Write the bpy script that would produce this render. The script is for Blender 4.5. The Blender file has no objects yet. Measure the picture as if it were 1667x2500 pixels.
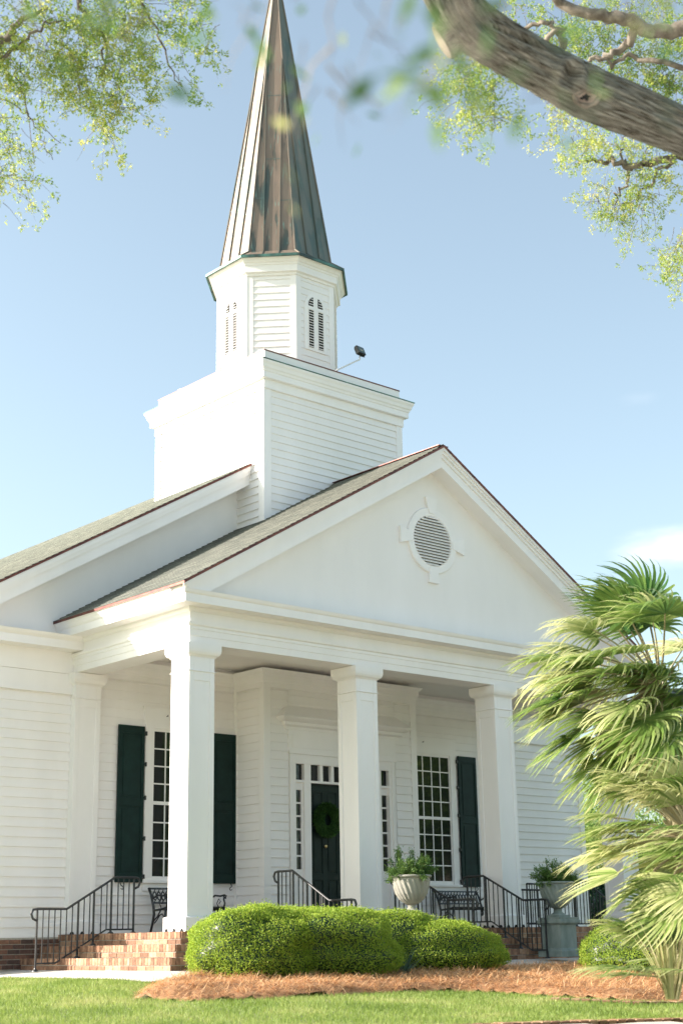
import bpy, math, random
import numpy as np
from mathutils import Vector, Matrix, noise
random.seed(7); rng = np.random.default_rng(7)
S = bpy.context.scene
COL = S.collection
R = math.radians
# ------------------------------------------------------------------ camera
CAM = Vector((-17.853, -17.705, 0.38)); FPX = 3578.4; W0, H0 = 1667.0, 2500.0
def axes(yaw, pitch, roll):
    y, p, r = R(yaw), R(pitch), R(roll)
    f = Vector((math.sin(y)*math.cos(p), math.cos(y)*math.cos(p), math.sin(p)))
    rt = Vector((math.cos(y), -math.sin(y), 0)); up = rt.cross(f)
    return math.cos(r)*rt+math.sin(r)*up, -math.sin(r)*rt+math.cos(r)*up, f
RT, UP, FW = axes(41.598, 16.239, -1.032)
cam = bpy.data.objects.new('camera', bpy.data.cameras.new('camera')); COL.objects.link(cam); S.camera = cam
cam.matrix_world = Matrix(((RT.x, UP.x, -FW.x, CAM.x), (RT.y, UP.y, -FW.y, CAM.y), (RT.z, UP.z, -FW.z, CAM.z), (0, 0, 0, 1)))
cam.data.sensor_fit = 'VERTICAL'; cam.data.sensor_height = 36; cam.data.lens = FPX/H0*36
cam.data.clip_end = 2000; cam.data.clip_start = 0.1
cam.data.dof.use_dof = True; cam.data.dof.focus_distance = 23.5; cam.data.dof.aperture_fstop = 1.9
def at(px, py, d):
    """world point seen at photo pixel px,py at distance d"""
    v = FW*FPX+RT*(px-W0/2)-UP*(py-H0/2); v.normalize(); return CAM+v*d
# ------------------------------------------------------------------ light
SUNDIR = Vector((1, -0.78, -0.55)).normalized()
w = bpy.data.worlds.new('World'); S.world = w; w.use_nodes = True
nt = w.node_tree; bg = nt.nodes['Background']
sky = nt.nodes.new('ShaderNodeTexSky'); sky.sky_type = 'NISHITA'; sky.sun_disc = False
sky.sun_elevation = R(24); sky.sun_rotation = math.atan2(-1, 0.78); sky.air_density = 1.0; sky.dust_density = 2.3; sky.ozone_density = 1.2
tc = nt.nodes.new('ShaderNodeTexCoord')
def wn(t, **k):
    n = nt.nodes.new(t)
    for a, b in k.items(): setattr(n, a, b)
    return n
# thin clouds low in the sky
mp = wn('ShaderNodeMapping'); mp.inputs['Scale'].default_value = (5, 5, 16); nt.links.new(tc.outputs['Generated'], mp.inputs[0])
nz = wn('ShaderNodeTexNoise'); nz.inputs['Scale'].default_value = 3.2; nz.inputs['Detail'].default_value = 6; nz.inputs['Roughness'].default_value = .55
nt.links.new(mp.outputs[0], nz.inputs['Vector'])
def cloud(px, py, ang, sx):
    d = (at(px, py, 1)-CAM).normalized()
    vm = wn('ShaderNodeVectorMath', operation='SUBTRACT'); nt.links.new(tc.outputs['Generated'], vm.inputs[0]); vm.inputs[1].default_value = d
    sc = wn('ShaderNodeVectorMath', operation='MULTIPLY'); nt.links.new(vm.outputs[0], sc.inputs[0]); sc.inputs[1].default_value = (1/sx, 1/sx, 1/ang)
    ln = wn('ShaderNodeVectorMath', operation='LENGTH'); nt.links.new(sc.outputs[0], ln.inputs[0])
    mr = wn('ShaderNodeMapRange'); nt.links.new(ln.outputs['Value'], mr.inputs[0])
    mr.inputs[1].default_value = 1.0; mr.inputs[2].default_value = 0.15; mr.inputs[3].default_value = 0; mr.inputs[4].default_value = 1.0
    ad = wn('ShaderNodeMath', operation='MULTIPLY'); nt.links.new(mr.outputs[0], ad.inputs[0]); nt.links.new(nz.outputs[0], ad.inputs[1])
    m2 = wn('ShaderNodeMapRange'); m2.interpolation_type = 'SMOOTHSTEP'; nt.links.new(ad.outputs[0], m2.inputs[0]); m2.inputs[1].default_value = .20; m2.inputs[2].default_value = .66
    return m2
c1 = cloud(1650, 1335, .026, .07); c2 = cloud(1560, 975, .010, .03)
mx = wn('ShaderNodeMath', operation='MAXIMUM'); nt.links.new(c1.outputs[0], mx.inputs[0])
c2s = wn('ShaderNodeMath', operation='MULTIPLY'); nt.links.new(c2.outputs[0], c2s.inputs[0]); c2s.inputs[1].default_value = .12; nt.links.new(c2s.outputs[0], mx.inputs[1])
mixc = wn('ShaderNodeMixRGB'); nt.links.new(mx.outputs[0], mixc.inputs[0]); hsk = wn('ShaderNodeHueSaturation'); hsk.inputs['Saturation'].default_value = .70; hsk.inputs['Value'].default_value = 1.12; nt.links.new(sky.outputs[0], hsk.inputs['Color']); tn_ = wn('ShaderNodeMixRGB', blend_type='MULTIPLY'); tn_.inputs[0].default_value = 1; tn_.inputs[2].default_value = (.95, 1.03, .98, 1); nt.links.new(hsk.outputs[0], tn_.inputs[1]); nt.links.new(tn_.outputs[0], mixc.inputs[1]); mixc.inputs[2].default_value = (6.0, 6.0, 6.1, 1)
sk2 = wn('ShaderNodeMath', operation='MULTIPLY'); nt.links.new(mx.outputs[0], sk2.inputs[0]); sk2.inputs[1].default_value = .5
nt.links.new(sk2.outputs[0], mixc.inputs[0])
nt.links.new(mixc.outputs[0], bg.inputs[0]); bg.inputs[1].default_value = 0.0525
sun = bpy.data.objects.new('sun', bpy.data.lights.new('sun', 'SUN')); COL.objects.link(sun)
sun.data.energy = 2.25; sun.data.angle = R(.5); sun.data.color = (1, .885, .80)
sun.rotation_euler = SUNDIR.to_track_quat('-Z', 'Y').to_euler()
S.view_settings.view_transform = 'Standard'; S.view_settings.look = 'None'; S.view_settings.gamma = 1; S.view_settings.exposure = 2.42
S.cycles.max_bounces = 14; S.cycles.diffuse_bounces = 10
# ------------------------------------------------------------------ helpers
class MB:
    def __init__(s): s.v = []; s.f = []; s.t = []; s.uv = {}
    def face(s, pts, t=.5):
        b = len(s.v); s.v += [tuple(p) for p in pts]; s.f.append(tuple(range(b, b+len(pts)))); s.t.append(t)
    def box(s, x0, x1, y0, y1, z0, z1, t=.5, m=None):
        if x0 > x1: x0, x1 = x1, x0
        if y0 > y1: y0, y1 = y1, y0
        c = [(x0, y0, z0), (x1, y0, z0), (x1, y1, z0), (x0, y1, z0), (x0, y0, z1), (x1, y0, z1), (x1, y1, z1), (x0, y1, z1)]
        if m: c = [tuple(m @ Vector(p)) for p in c]
        b = len(s.v); s.v += c
        for q in ((0, 3, 2, 1), (4, 5, 6, 7), (0, 1, 5, 4), (1, 2, 6, 5), (2, 3, 7, 6), (3, 0, 4, 7)): s.f.append(tuple(b+i for i in q)); s.t.append(t)
        return s
    def prism(s, poly, ax, a, b_, t=.5):
        """poly: 2d points in the plane normal to axis ax, extruded from a to b_"""
        def P(p, h):
            return (h, p[0], p[1]) if ax == 0 else ((p[0], h, p[1]) if ax == 1 else (p[0], p[1], h))
        n = len(poly); b = len(s.v); s.v += [P(p, a) for p in poly]+[P(p, b_) for p in poly]
        s.f.append(tuple(range(b+n-1, b-1, -1))); s.f.append(tuple(range(b+n, b+2*n))); s.t += [t, t]
        for i in range(n):
            j = (i+1) % n; s.f.append((b+i, b+j, b+n+j, b+n+i)); s.t.append(t)
        return s
    def tube(s, pts, rad, n=8, t=.5, caps=True):
        pts = [Vector(p) for p in pts]; k = len(pts)
        if not hasattr(rad, '__len__'): rad = [rad]*k
        b = len(s.v); ref = None
        for i, p in enumerate(pts):
            d = (pts[min(i+1, k-1)]-pts[max(i-1, 0)]).normalized()
            if ref is None:
                ref = Vector((0, 0, 1)) if abs(d.z) < .9 else Vector((1, 0, 0))
            a = d.cross(ref).normalized(); c = a.cross(d).normalized(); ref = c
            for j in range(n):
                th = 2*math.pi*j/n; s.v.append(tuple(p+rad[i]*(math.cos(th)*a+math.sin(th)*c)))
        for i in range(k-1):
            for j in range(n):
                j2 = (j+1) % n; s.f.append((b+i*n+j, b+i*n+j2, b+(i+1)*n+j2, b+(i+1)*n+j)); s.t.append(t)
        if caps:
            s.f.append(tuple(b+j for j in range(n-1, -1, -1))); s.f.append(tuple(b+(k-1)*n+j for j in range(n))); s.t += [t, t]
        return s
    def sweep(s, poly, prof, closed=True, t=.5, cap=True):
        """sweep (out, z) profile round a plan polygon (counter-clockwise = outward) with mitred corners"""
        n = len(poly); P = [Vector((p[0], p[1])) for p in poly]; ms = []
        for i in range(n):
            e1 = (P[i]-P[i-1]) if (closed or i > 0) else (P[1]-P[0]); e2 = (P[(i+1) % n]-P[i]) if (closed or i < n-1) else e1
            n1 = Vector((e1.y, -e1.x)).normalized(); n2 = Vector((e2.y, -e2.x)).normalized()
            m = n1+n2; m = m/(1+n1.dot(n2)); ms.append(m)
        b = len(s.v); k = len(prof)
        for i in range(n):
            for o, z in prof: s.v.append((P[i].x+ms[i].x*o, P[i].y+ms[i].y*o, z))
        for i in range(n if closed else n-1):
            i2 = (i+1) % n
            for j in range(k-1):
                s.f.append((b+i*k+j, b+i2*k+j, b+i2*k+j+1, b+i*k+j+1)); s.t.append(t)
            if cap:
                s.f.append((b+i*k, b+i*k+k-1, b+i2*k+k-1, b+i2*k)); s.t.append(t)
        if cap and not closed:
            s.f.append(tuple(b+j for j in range(k-1, -1, -1))); s.f.append(tuple(b+(n-1)*k+j for j in range(k))); s.t += [t, t]
        return s
    def lathe(s, prof, n=32, c=(0, 0, 0), t=.5, flute=None):
        b = len(s.v); k = len(prof)
        for j in range(n):
            th = 2*math.pi*j/n
            for i, (r, z) in enumerate(prof):
                rr = r*(1+(flute(th, i/(k-1)) if flute else 0))
                s.v.append((c[0]+rr*math.cos(th), c[1]+rr*math.sin(th), c[2]+z))
        for j in range(n):
            j2 = (j+1) % n
            for i in range(k-1): s.f.append((b+j*k+i, b+j2*k+i, b+j2*k+i+1, b+j*k+i+1)); s.t.append(t)
        return s
    def build(s, name, mat, parent=None, smooth=False, bevel=0):
        me = bpy.data.meshes.new(name); me.from_pydata(s.v, [], s.f); me.update()
        a = me.attributes.new('tint', 'FLOAT', 'FACE'); a.data.foreach_set('value', np.array(s.t, dtype=np.float32))
        me.materials.append(mat)
        o = bpy.data.objects.new(name, me); COL.objects.link(o)
        if smooth:
            for p in me.polygons: p.use_smooth = True
        if bevel:
            bv = o.modifiers.new('bevel', 'BEVEL'); bv.width = bevel; bv.segments = 2; bv.limit_method = 'ANGLE'
        if parent: o.parent = parent
        return o
def quads(name, V, mat, parent=None, tint=None, k=4):
    """V: (n,k,3) array of faces"""
    n = len(V); me = bpy.data.meshes.new(name)
    me.vertices.add(n*k); me.vertices.foreach_set('co', V.reshape(-1).astype(np.float32))
    me.loops.add(n*k); me.loops.foreach_set('vertex_index', np.arange(n*k, dtype=np.int32))
    me.polygons.add(n); me.polygons.foreach_set('loop_start', np.arange(0, n*k, k, dtype=np.int32))
    me.update(calc_edges=True)
    a = me.attributes.new('tint', 'FLOAT', 'FACE'); a.data.foreach_set('value', (tint if tint is not None else np.full(n, .5)).astype(np.float32))
    me.materials.append(mat); o = bpy.data.objects.new(name, me); COL.objects.link(o)
    if parent: o.parent = parent
    return o
def leafquads(P, D, N, L, Wd):
    """diamond leaves: base P, direction D, normal N, length L, width Wd"""
    D = D/np.linalg.norm(D, axis=1, keepdims=True); Sd = np.cross(D, N); Sd /= (np.linalg.norm(Sd, axis=1, keepdims=True)+1e-9)
    L = np.asarray(L).reshape(-1, 1)*np.ones((len(P), 1)); Wd = np.asarray(Wd).reshape(-1, 1)*np.ones((len(P), 1))
    m = P+D*L*.45
    return np.stack([P, m+Sd*Wd*.5, P+D*L, m-Sd*Wd*.5], axis=1)
def tag(o, label, cat, group=None, kind=None):
    if label: o['label'] = label
    if cat: o['category'] = cat
    if group: o['group'] = group
    if kind: o['kind'] = kind
    return o
def thing(name, label, cat, loc=(0, 0, 0), group=None, rz=0):
    o = bpy.data.objects.new(name, None); COL.objects.link(o); o.location = loc; o.rotation_euler = (0, 0, rz); o.empty_display_size = .2
    return tag(o, label, cat, group)
def copy_tree(o, parent=None):
    c = o.copy(); COL.objects.link(c); c.parent = parent
    for ch in list(o.children): copy_tree(ch, c)
    return c
# ------------------------------------------------------------------ materials
def mat(name, col, rough=.6, metal=0, spec=.5):
    m = bpy.data.materials.new(name); m.use_nodes = True; b = m.node_tree.nodes['Principled BSDF']
    b.inputs['Base Color'].default_value = (*col, 1); b.inputs['Roughness'].default_value = rough; b.inputs['Metallic'].default_value = metal
    b.inputs['Specular IOR Level'].default_value = spec
    return m, m.node_tree, b
def N(t, typ, **k):
    n = t.nodes.new(typ)
    for a, b in k.items(): setattr(n, a, b)
    return n
def noisemix(m, t, b, c1, c2, scale=3, detail=5, lo=.35, hi=.65, stretch=(1, 1, 1), rough=.6, coord='Object'):
    tc = N(t, 'ShaderNodeTexCoord'); mp = N(t, 'ShaderNodeMapping'); mp.inputs['Scale'].default_value = stretch; t.links.new(tc.outputs[coord], mp.inputs[0])
    n = N(t, 'ShaderNodeTexNoise'); n.inputs['Scale'].default_value = scale; n.inputs['Detail'].default_value = detail; n.inputs['Roughness'].default_value = rough; t.links.new(mp.outputs[0], n.inputs['Vector'])
    r = N(t, 'ShaderNodeValToRGB'); r.color_ramp.elements[0].position = lo; r.color_ramp.elements[1].position = hi
    r.color_ramp.elements[0].color = (*c1, 1); r.color_ramp.elements[1].color = (*c2, 1); t.links.new(n.outputs[0], r.inputs[0]); t.links.new(r.outputs[0], b.inputs['Base Color'])
    return n, r
def bump(t, b, src, strength=.3, dist=.01):
    bp = N(t, 'ShaderNodeBump'); bp.inputs['Strength'].default_value = strength; bp.inputs['Distance'].default_value = dist
    t.links.new(src, bp.inputs['Height']); t.links.new(bp.outputs[0], b.inputs['Normal']); return bp
def attrmix(name, c1, c2, c3, rough=.6, trans=0, spec=.4, vary=None):
    """colour by the per-face tint, with optional translucency for leaves"""
    m, t, b = mat(name, c1, rough, 0, spec)
    a = N(t, 'ShaderNodeAttribute'); a.attribute_name = 'tint'
    r = N(t, 'ShaderNodeValToRGB'); e = r.color_ramp.elements; e[0].color = (*c1, 1); e[1].color = (*c3, 1); x = e.new(.5); x.color = (*c2, 1)
    t.links.new(a.outputs['Fac'], r.inputs[0]); t.links.new(r.outputs[0], b.inputs['Base Color'])
    if vary:
        tc = N(t, 'ShaderNodeTexCoord'); n = N(t, 'ShaderNodeTexNoise'); n.inputs['Scale'].default_value = vary; n.inputs['Detail'].default_value = 6; t.links.new(tc.outputs['Object'], n.inputs['Vector'])
        mm = N(t, 'ShaderNodeMixRGB', blend_type='MULTIPLY'); mm.inputs[0].default_value = .6; t.links.new(r.outputs[0], mm.inputs[1])
        rr = N(t, 'ShaderNodeValToRGB'); rr.color_ramp.elements[0].color = (.45, .45, .45, 1); rr.color_ramp.elements[1].color = (1.3, 1.3, 1.3, 1); rr.color_ramp.elements[0].position = .3; rr.color_ramp.elements[1].position = .7
        t.links.new(n.outputs[0], rr.inputs[0]); t.links.new(rr.outputs[0], mm.inputs[2]); t.links.new(mm.outputs[0], b.inputs['Base Color']); bump(t, b, n.outputs[0], .4, .006)
    if trans:
        tr = N(t, 'ShaderNodeBsdfTranslucent'); hs = N(t, 'ShaderNodeHueSaturation'); hs.inputs['Value'].default_value = 1.6; hs.inputs['Hue'].default_value = .485
        t.links.new(r.outputs[0], hs.inputs['Color']); t.links.new(hs.outputs[0], tr.inputs[0])
        ms = N(t, 'ShaderNodeMixShader'); ms.inputs[0].default_value = trans; out = t.nodes['Material Output']
        t.links.new(b.outputs[0], ms.inputs[1]); t.links.new(tr.outputs[0], ms.inputs[2]); t.links.new(ms.outputs[0], out.inputs[0])
    return m
M = {}
def whitepaint(name, a, b_, rough=.5, wear=True):
    m, t, b = mat(name, a, rough); n, r = noisemix(m, t, b, a, b_, .9, 8, .3, .7, (1, 1, .35)); n2 = N(t, 'ShaderNodeTexNoise'); n2.inputs['Scale'].default_value = 60; bump(t, b, n2.outputs[0], .12, .004); return m
M['white'] = whitepaint('white_paint', (.80, .78, .765), (.89, .865, .86))
M['siding'] = whitepaint('white_siding_paint', (.79, .77, .755), (.88, .855, .85), .6)
M['stucco'] = whitepaint('white_plaster_panel', (.80, .78, .765), (.87, .845, .838), .85)
m, t, b = mat('dark_green_paint', (.006, .030, .024), .5, 0, .22); noisemix(m, t, b, (.003, .016, .014), (.006, .026, .023), 4, 4); M['green'] = m
m, t, b = mat('door_paint', (.006, .016, .015), .4, 0, .3); noisemix(m, t, b, (.005, .014, .013), (.009, .022, .02), 4, 4); M['door'] = m
m, t, b = mat('window_glass', (.012, .016, .018), .04, 0, .5); tcx = N(t, 'ShaderNodeTexCoord'); nn = N(t, 'ShaderNodeTexNoise'); nn.inputs['Scale'].default_value = 2.2; t.links.new(tcx.outputs['Object'], nn.inputs['Vector']); bump(t, b, nn.outputs[0], .12, .01); M['glass'] = m
M['brick'] = attrmix('red_brick', (.18, .10, .065), (.37, .20, .125), (.50, .31, .20), .85, 0, .3, 22)
M['brickdark'] = attrmix('brown_brick', (.07, .05, .045), (.17, .085, .06), (.27, .14, .09), .85, 0, .3, 22)
m, t, b = mat('mortar', (.42, .38, .33), .95); noisemix(m, t, b, (.34, .31, .27), (.48, .44, .38), 30, 4); M['mortar'] = m
m, t, b = mat('black_iron', (.018, .021, .024), .42, .1, .6); noisemix(m, t, b, (.014, .017, .02), (.03, .034, .036), 12, 4); M['iron'] = m
m, t, b = mat('concrete', (.48, .46, .42), .9); n, r = noisemix(m, t, b, (.54, .50, .46), (.66, .62, .57), 1.5, 8); bump(t, b, n.outputs[0], .3, .01); M['concrete'] = m
m, t, b = mat('cast_stone', (.34, .37, .33), .85); n, r = noisemix(m, t, b, (.15, .19, .17), (.29, .33, .30), 5, 8, .3, .7, (1, 1, .4)); bump(t, b, n.outputs[0], .3, .01); M['stone'] = m
m, t, b = mat('pale_stone', (.5, .48, .42), .85); n, r = noisemix(m, t, b, (.24, .24, .20), (.42, .41, .35), 5, 8, .3, .7, (1, 1, .4)); bump(t, b, n.outputs[0], .3, .01); M['stone2'] = m
m, t, b = mat('drip_copper', (.13, .045, .035), .45, .5); noisemix(m, t, b, (.09, .03, .03), (.2, .07, .05), 6, 5); M['drip'] = m
m, t, b = mat('green_copper_edge', (.05, .12, .10), .5, .3); noisemix(m, t, b, (.03, .05, .045), (.10, .24, .20), 3, 6); M['verdigris'] = m
# shingles: three courses of tabs with uneven colour, laid on stepped geometry
m, t, b = mat('asphalt_shingles', (.3, .28, .25), .95, 0, .2)
tcx = N(t, 'ShaderNodeTexCoord'); mp = N(t, 'ShaderNodeMapping'); t.links.new(tcx.outputs['UV'], mp.inputs[0])
br = N(t, 'ShaderNodeTexBrick'); br.inputs['Scale'].default_value = 1; br.inputs['Brick Width'].default_value = .19; br.inputs['Row Height'].default_value = .14; br.inputs['Mortar Size'].default_value = .004
br.inputs['Color1'].default_value = (.175, .20, .18, 1); br.inputs['Color2'].default_value = (.34, .355, .31, 1); br.inputs['Mortar'].default_value = (.10, .10, .09, 1); br.offset = .37; br.squash_frequency = 3; br.squash = 1.4
t.links.new(mp.outputs[0], br.inputs[0]); nn = N(t, 'ShaderNodeTexNoise'); nn.inputs['Scale'].default_value = 90; t.links.new(mp.outputs[0], nn.inputs['Vector'])
mm = N(t, 'ShaderNodeMixRGB', blend_type='MULTIPLY'); mm.inputs[0].default_value = .5; t.links.new(br.outputs[0], mm.inputs[1]); t.links.new(nn.outputs[0], mm.inputs[2]); 
gg = N(t, 'ShaderNodeHueSaturation'); gg.inputs['Value'].default_value = 1.35; t.links.new(mm.outputs[0], gg.inputs['Color']); t.links.new(gg.outputs[0], b.inputs['Base Color']); bump(t, b, nn.outputs[0], .5, .01); M['shingle'] = m
# weathered copper; tint paints the teal of reflected sky on shaded facets
m, t, b = mat('weathered_copper', (.2, .14, .1), .48, .22)
tcx = N(t, 'ShaderNodeTexCoord'); mp = N(t, 'ShaderNodeMapping'); mp.inputs['Scale'].default_value = (5.0, 5.0, .16); t.links.new(tcx.outputs['Object'], mp.inputs[0])
n1 = N(t, 'ShaderNodeTexNoise'); n1.inputs['Scale'].default_value = 1.1; n1.inputs['Detail'].default_value = 5; n1.inputs['Distortion'].default_value = .4; t.links.new(mp.outputs[0], n1.inputs['Vector'])
r = N(t, 'ShaderNodeValToRGB'); e = r.color_ramp.elements; e[0].position = .30; e[0].color = (.055, .085, .078, 1); e[1].position = .62; e[1].color = (.25, .19, .145, 1); x = e.new(.40); x.color = (.10, .098, .08, 1); x = e.new(.435); x.color = (.20, .155, .12, 1)
t.links.new(n1.outputs[0], r.inputs[0])
mp2 = N(t, 'ShaderNodeMapping'); mp2.inputs['Scale'].default_value = (22, 22, 1.1); t.links.new(tcx.outputs['Object'], mp2.inputs[0]); n2 = N(t, 'ShaderNodeTexNoise'); n2.inputs['Scale'].default_value = 1; n2.inputs['Detail'].default_value = 6; t.links.new(mp2.outputs[0], n2.inputs['Vector'])
r2 = N(t, 'ShaderNodeValToRGB'); r2.color_ramp.elements[0].position = .60; r2.color_ramp.elements[1].position = .80; t.links.new(n2.outputs[0], r2.inputs[0])
mm = N(t, 'ShaderNodeMixRGB'); t.links.new(r2.outputs[0], mm.inputs[0]); t.links.new(r.outputs[0], mm.inputs[1]); mm.inputs[2].default_value = (.20, .36, .31, 1)
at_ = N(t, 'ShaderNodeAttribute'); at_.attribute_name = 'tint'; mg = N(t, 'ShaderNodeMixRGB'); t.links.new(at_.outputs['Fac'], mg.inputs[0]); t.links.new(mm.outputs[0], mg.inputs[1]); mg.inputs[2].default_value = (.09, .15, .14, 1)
t.links.new(mg.outputs[0], b.inputs['Base Color']); bump(t, b, n1.outputs[0], .2, .02); M['copper'] = m
# plants
M['grass'] = attrmix('lawn_grass', (.13, .21, .035), (.22, .31, .07), (.38, .40, .16), .6, .35)
M['box'] = attrmix('boxwood_leaves', (.10, .19, .02), (.25, .37, .045), (.44, .52, .09), .55, .4, .3)
M['oakleaf'] = attrmix('oak_leaves', (.06, .15, .025), (.19, .29, .05), (.46, .47, .14), .45, .5, .4)
M['nearleaf'] = attrmix('near_oak_leaves', (.04, .10, .03), (.10, .18, .05), (.30, .32, .13), .5, .35, .3)
M['farleaf'] = attrmix('tree_leaves', (.04, .11, .02), (.14, .24, .05), (.32, .42, .11), .5, .45, .4)
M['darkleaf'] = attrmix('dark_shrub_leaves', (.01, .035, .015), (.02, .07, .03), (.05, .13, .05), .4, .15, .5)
M['fern'] = attrmix('juniper_leaves', (.03, .09, .02), (.08, .17, .04), (.18, .28, .07), .55, .25, .3)
M['straw'] = attrmix('pine_needles', (.28, .14, .055), (.66, .38, .17), (.84, .60, .36), .7, .1, .3)
M['palm'] = attrmix('palm_leaves', (.02, .09, .025), (.15, .24, .05), (.58, .58, .30), .30, .34, 1.0)
M['stem'] = attrmix('palm_stems', (.12, .11, .05), (.27, .23, .12), (.42, .38, .25), .6, 0, .4)
M['drygrass'] = attrmix('dry_grass', (.16, .20, .06), (.36, .36, .16), (.55, .50, .32), .6, .3)
M['iris'] = attrmix('bluegreen_blades', (.04, .10, .08), (.09, .17, .13), (.2, .28, .2), .5, .15, .4)
m, t, b = mat('ground_soil', (.12, .16, .05), .95); n, r = noisemix(m, t, b, (.20, .22, .10), (.30, .32, .17), 2.5, 9, .3, .7); M['lawn'] = m
m, t, b = mat('straw_base', (.2, .1, .05), .95); noisemix(m, t, b, (.24, .13, .06), (.50, .29, .15), 14, 8); M['strawbase'] = m
# bark driven by the limb's own length/angle coordinates
m, t, b = mat('oak_bark', (.2, .17, .13), .9, 0, .2)
tcx = N(t, 'ShaderNodeTexCoord'); mp = N(t, 'ShaderNodeMapping'); mp.inputs['Scale'].default_value = (2.6, 15, 1); t.links.new(tcx.outputs['UV'], mp.inputs[0])
n1 = N(t, 'ShaderNodeTexNoise'); n1.inputs['Scale'].default_value = 2.2; n1.inputs['Detail'].default_value = 9; n1.inputs['Roughness'].default_value = .68; n1.inputs['Distortion'].default_value = .5; t.links.new(mp.outputs[0], n1.inputs['Vector'])
r = N(t, 'ShaderNodeValToRGB'); e = r.color_ramp.elements; e[0].position = .36; e[0].color = (.035, .026, .018, 1); e[1].position = .64; e[1].color = (.38, .37, .32, 1); x = e.new(.46); x.color = (.16, .15, .12, 1)
t.links.new(n1.outputs[0], r.inputs[0])
n3 = N(t, 'ShaderNodeTexNoise'); n3.inputs['Scale'].default_value = 3; n3.inputs['Detail'].default_value = 5; t.links.new(tcx.outputs['Object'], n3.inputs['Vector']); r3 = N(t, 'ShaderNodeValToRGB'); r3.color_ramp.elements[0].position = .45; r3.color_ramp.elements[1].position = .65; t.links.new(n3.outputs[0], r3.inputs[0])
mm = N(t, 'ShaderNodeMixRGB', blend_type='MIX'); mu = N(t, 'ShaderNodeMath', operation='MULTIPLY'); mu.inputs[1].default_value = .55; t.links.new(r3.outputs[0], mu.inputs[0]); t.links.new(mu.outputs[0], mm.inputs[0]); t.links.new(r.outputs[0], mm.inputs[1]); mm.inputs[2].default_value = (.16, .20, .15, 1)
t.links.new(mm.outputs[0], b.inputs['Base Color']); bump(t, b, n1.outputs[0], 1.0, .05); M['bark'] = m
m, t, b = mat('twig_bark', (.13, .11, .09), .9); noisemix(m, t, b, (.08, .065, .05), (.24, .21, .17), 9, 5); M['twig'] = m
m, t, b = mat('cut_wood', (.3, .24, .19), .8); noisemix(m, t, b, (.20, .15, .12), (.36, .29, .24), 9, 5); M['cut'] = m
m, t, b = mat('gray_metal', (.55, .56, .57), .4, .3); M['gray'] = m
m, t, b = mat('white_metal', (.7, .7, .7), .4, 0); M['wmetal'] = m
m, t, b = mat('brass', (.55, .42, .2), .3, .9); M['brass'] = m
m, t, b = mat('dark_void', (.01, .01, .01), .9); M['void'] = m
m, t, b = mat('lamp_glass', (.06, .10, .09), .1, 0, .6); M['lamp'] = m
# ------------------------------------------------------------------ ground
def G(x, y):
    dx = max(-6-x, 0, x-6); dy = max(-.7-y, 0)
    q = math.hypot(dx, dy); 
    return -.065*q if q < 24 else -.065*24
def Gn(X, Y):
    q = np.hypot(np.maximum(np.maximum(-6-X, 0), X-6), np.maximum(-.7-Y, 0)); return -.065*np.minimum(q, 24)
def inpoly(X, Y, poly):
    r_ = np.zeros(X.shape, bool); n = len(poly)
    for i in range(n):
        x1, y1 = poly[i]; x2, y2 = poly[(i+1) % n]
        c = ((y1 > Y) != (y2 > Y)) & (X < (x2-x1)*(Y-y1)/(y2-y1+1e-12)+x1); r_ ^= c
    return r_
def gridsheet(name, x0, x1, y0, y1, step, off, material, keep=None):
    mb = MB(); nx = int(round((x1-x0)/step)); ny = int(round((y1-y0)/step)); idx = {}
    def V(i, j):
        if (i, j) not in idx:
            x = x0+(x1-x0)*i/nx; y = y0+(y1-y0)*j/ny; idx[(i, j)] = len(mb.v); mb.v.append((x, y, G(x, y)+off))
        return idx[(i, j)]
    for i in range(nx):
        for j in range(ny):
            cx = x0+(x1-x0)*(i+.5)/nx; cy = y0+(y1-y0)*(j+.5)/ny
            if keep and not keep(cx, cy): continue
            mb.f.append((V(i, j), V(i+1, j), V(i+1, j+1), V(i, j+1))); mb.t.append(.5)
    return mb.build(name, material, smooth=True)
g = gridsheet('ground', -40, 60, -45, 60, 1.0, -.012, M['lawn']); tag(g, None, None, kind='structure')
mb = MB(); Z = G(-300, 0)-.02
for (a0, a1, b0, b1) in ((-600, -39.5, -600, 600), (59.5, 600, -600, 600), (-39.5, 59.5, -600, -44.5), (-39.5, 59.5, 59.5, 600)): mb.face([(a0, b0, Z), (a1, b0, Z), (a1, b1, Z), (a0, b1, Z)])
g = mb.build('terrain', M['lawn']); tag(g, None, None, kind='structure')
# the walkway round the steps, of real thickness
def walk(x, y): return (-7.05 < x < 7.05 and -1.75 < y < -.5) or (-7.05 < x < -5.9 and -1.75 < y < 3.34) or (5.9 < x < 7.05 and -1.75 < y < 3.34)
g = gridsheet('walkway', -7.05, 7.05, -1.75, 3.35, .15, .006, M['concrete'], walk); tag(g, None, None, kind='structure')
STRAW = [(-8.25, -3.2), (-7.95, -3.95), (-7.2, -4.25), (-6.3, -4.35), (-5.3, -4.4), (-4.45, -4.6), (-4.1, -5.1), (-3.9, -5.7), (-3.6, -6.3), (-3.1, -6.8), (-2.2, -7.2), (-.5, -7.4), (2.5, -7), (3, -1.85), (.8, -1.8), (-3, -1.8), (-6.6, -1.8), (-7.1, -2.1)]
def strawh(x, y):
    n = noise.noise(Vector((x*2.2, y*2.2, 0)))*.05+noise.noise(Vector((x*6, y*6, 3)))*.025
    d = min(abs((y+1.8)), 1)   # thinner by the path
    return .05+n+.04
bx = [p[0] for p in STRAW]; by = [p[1] for p in STRAW]
mb = MB(); step = .12; idx = {}
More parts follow.
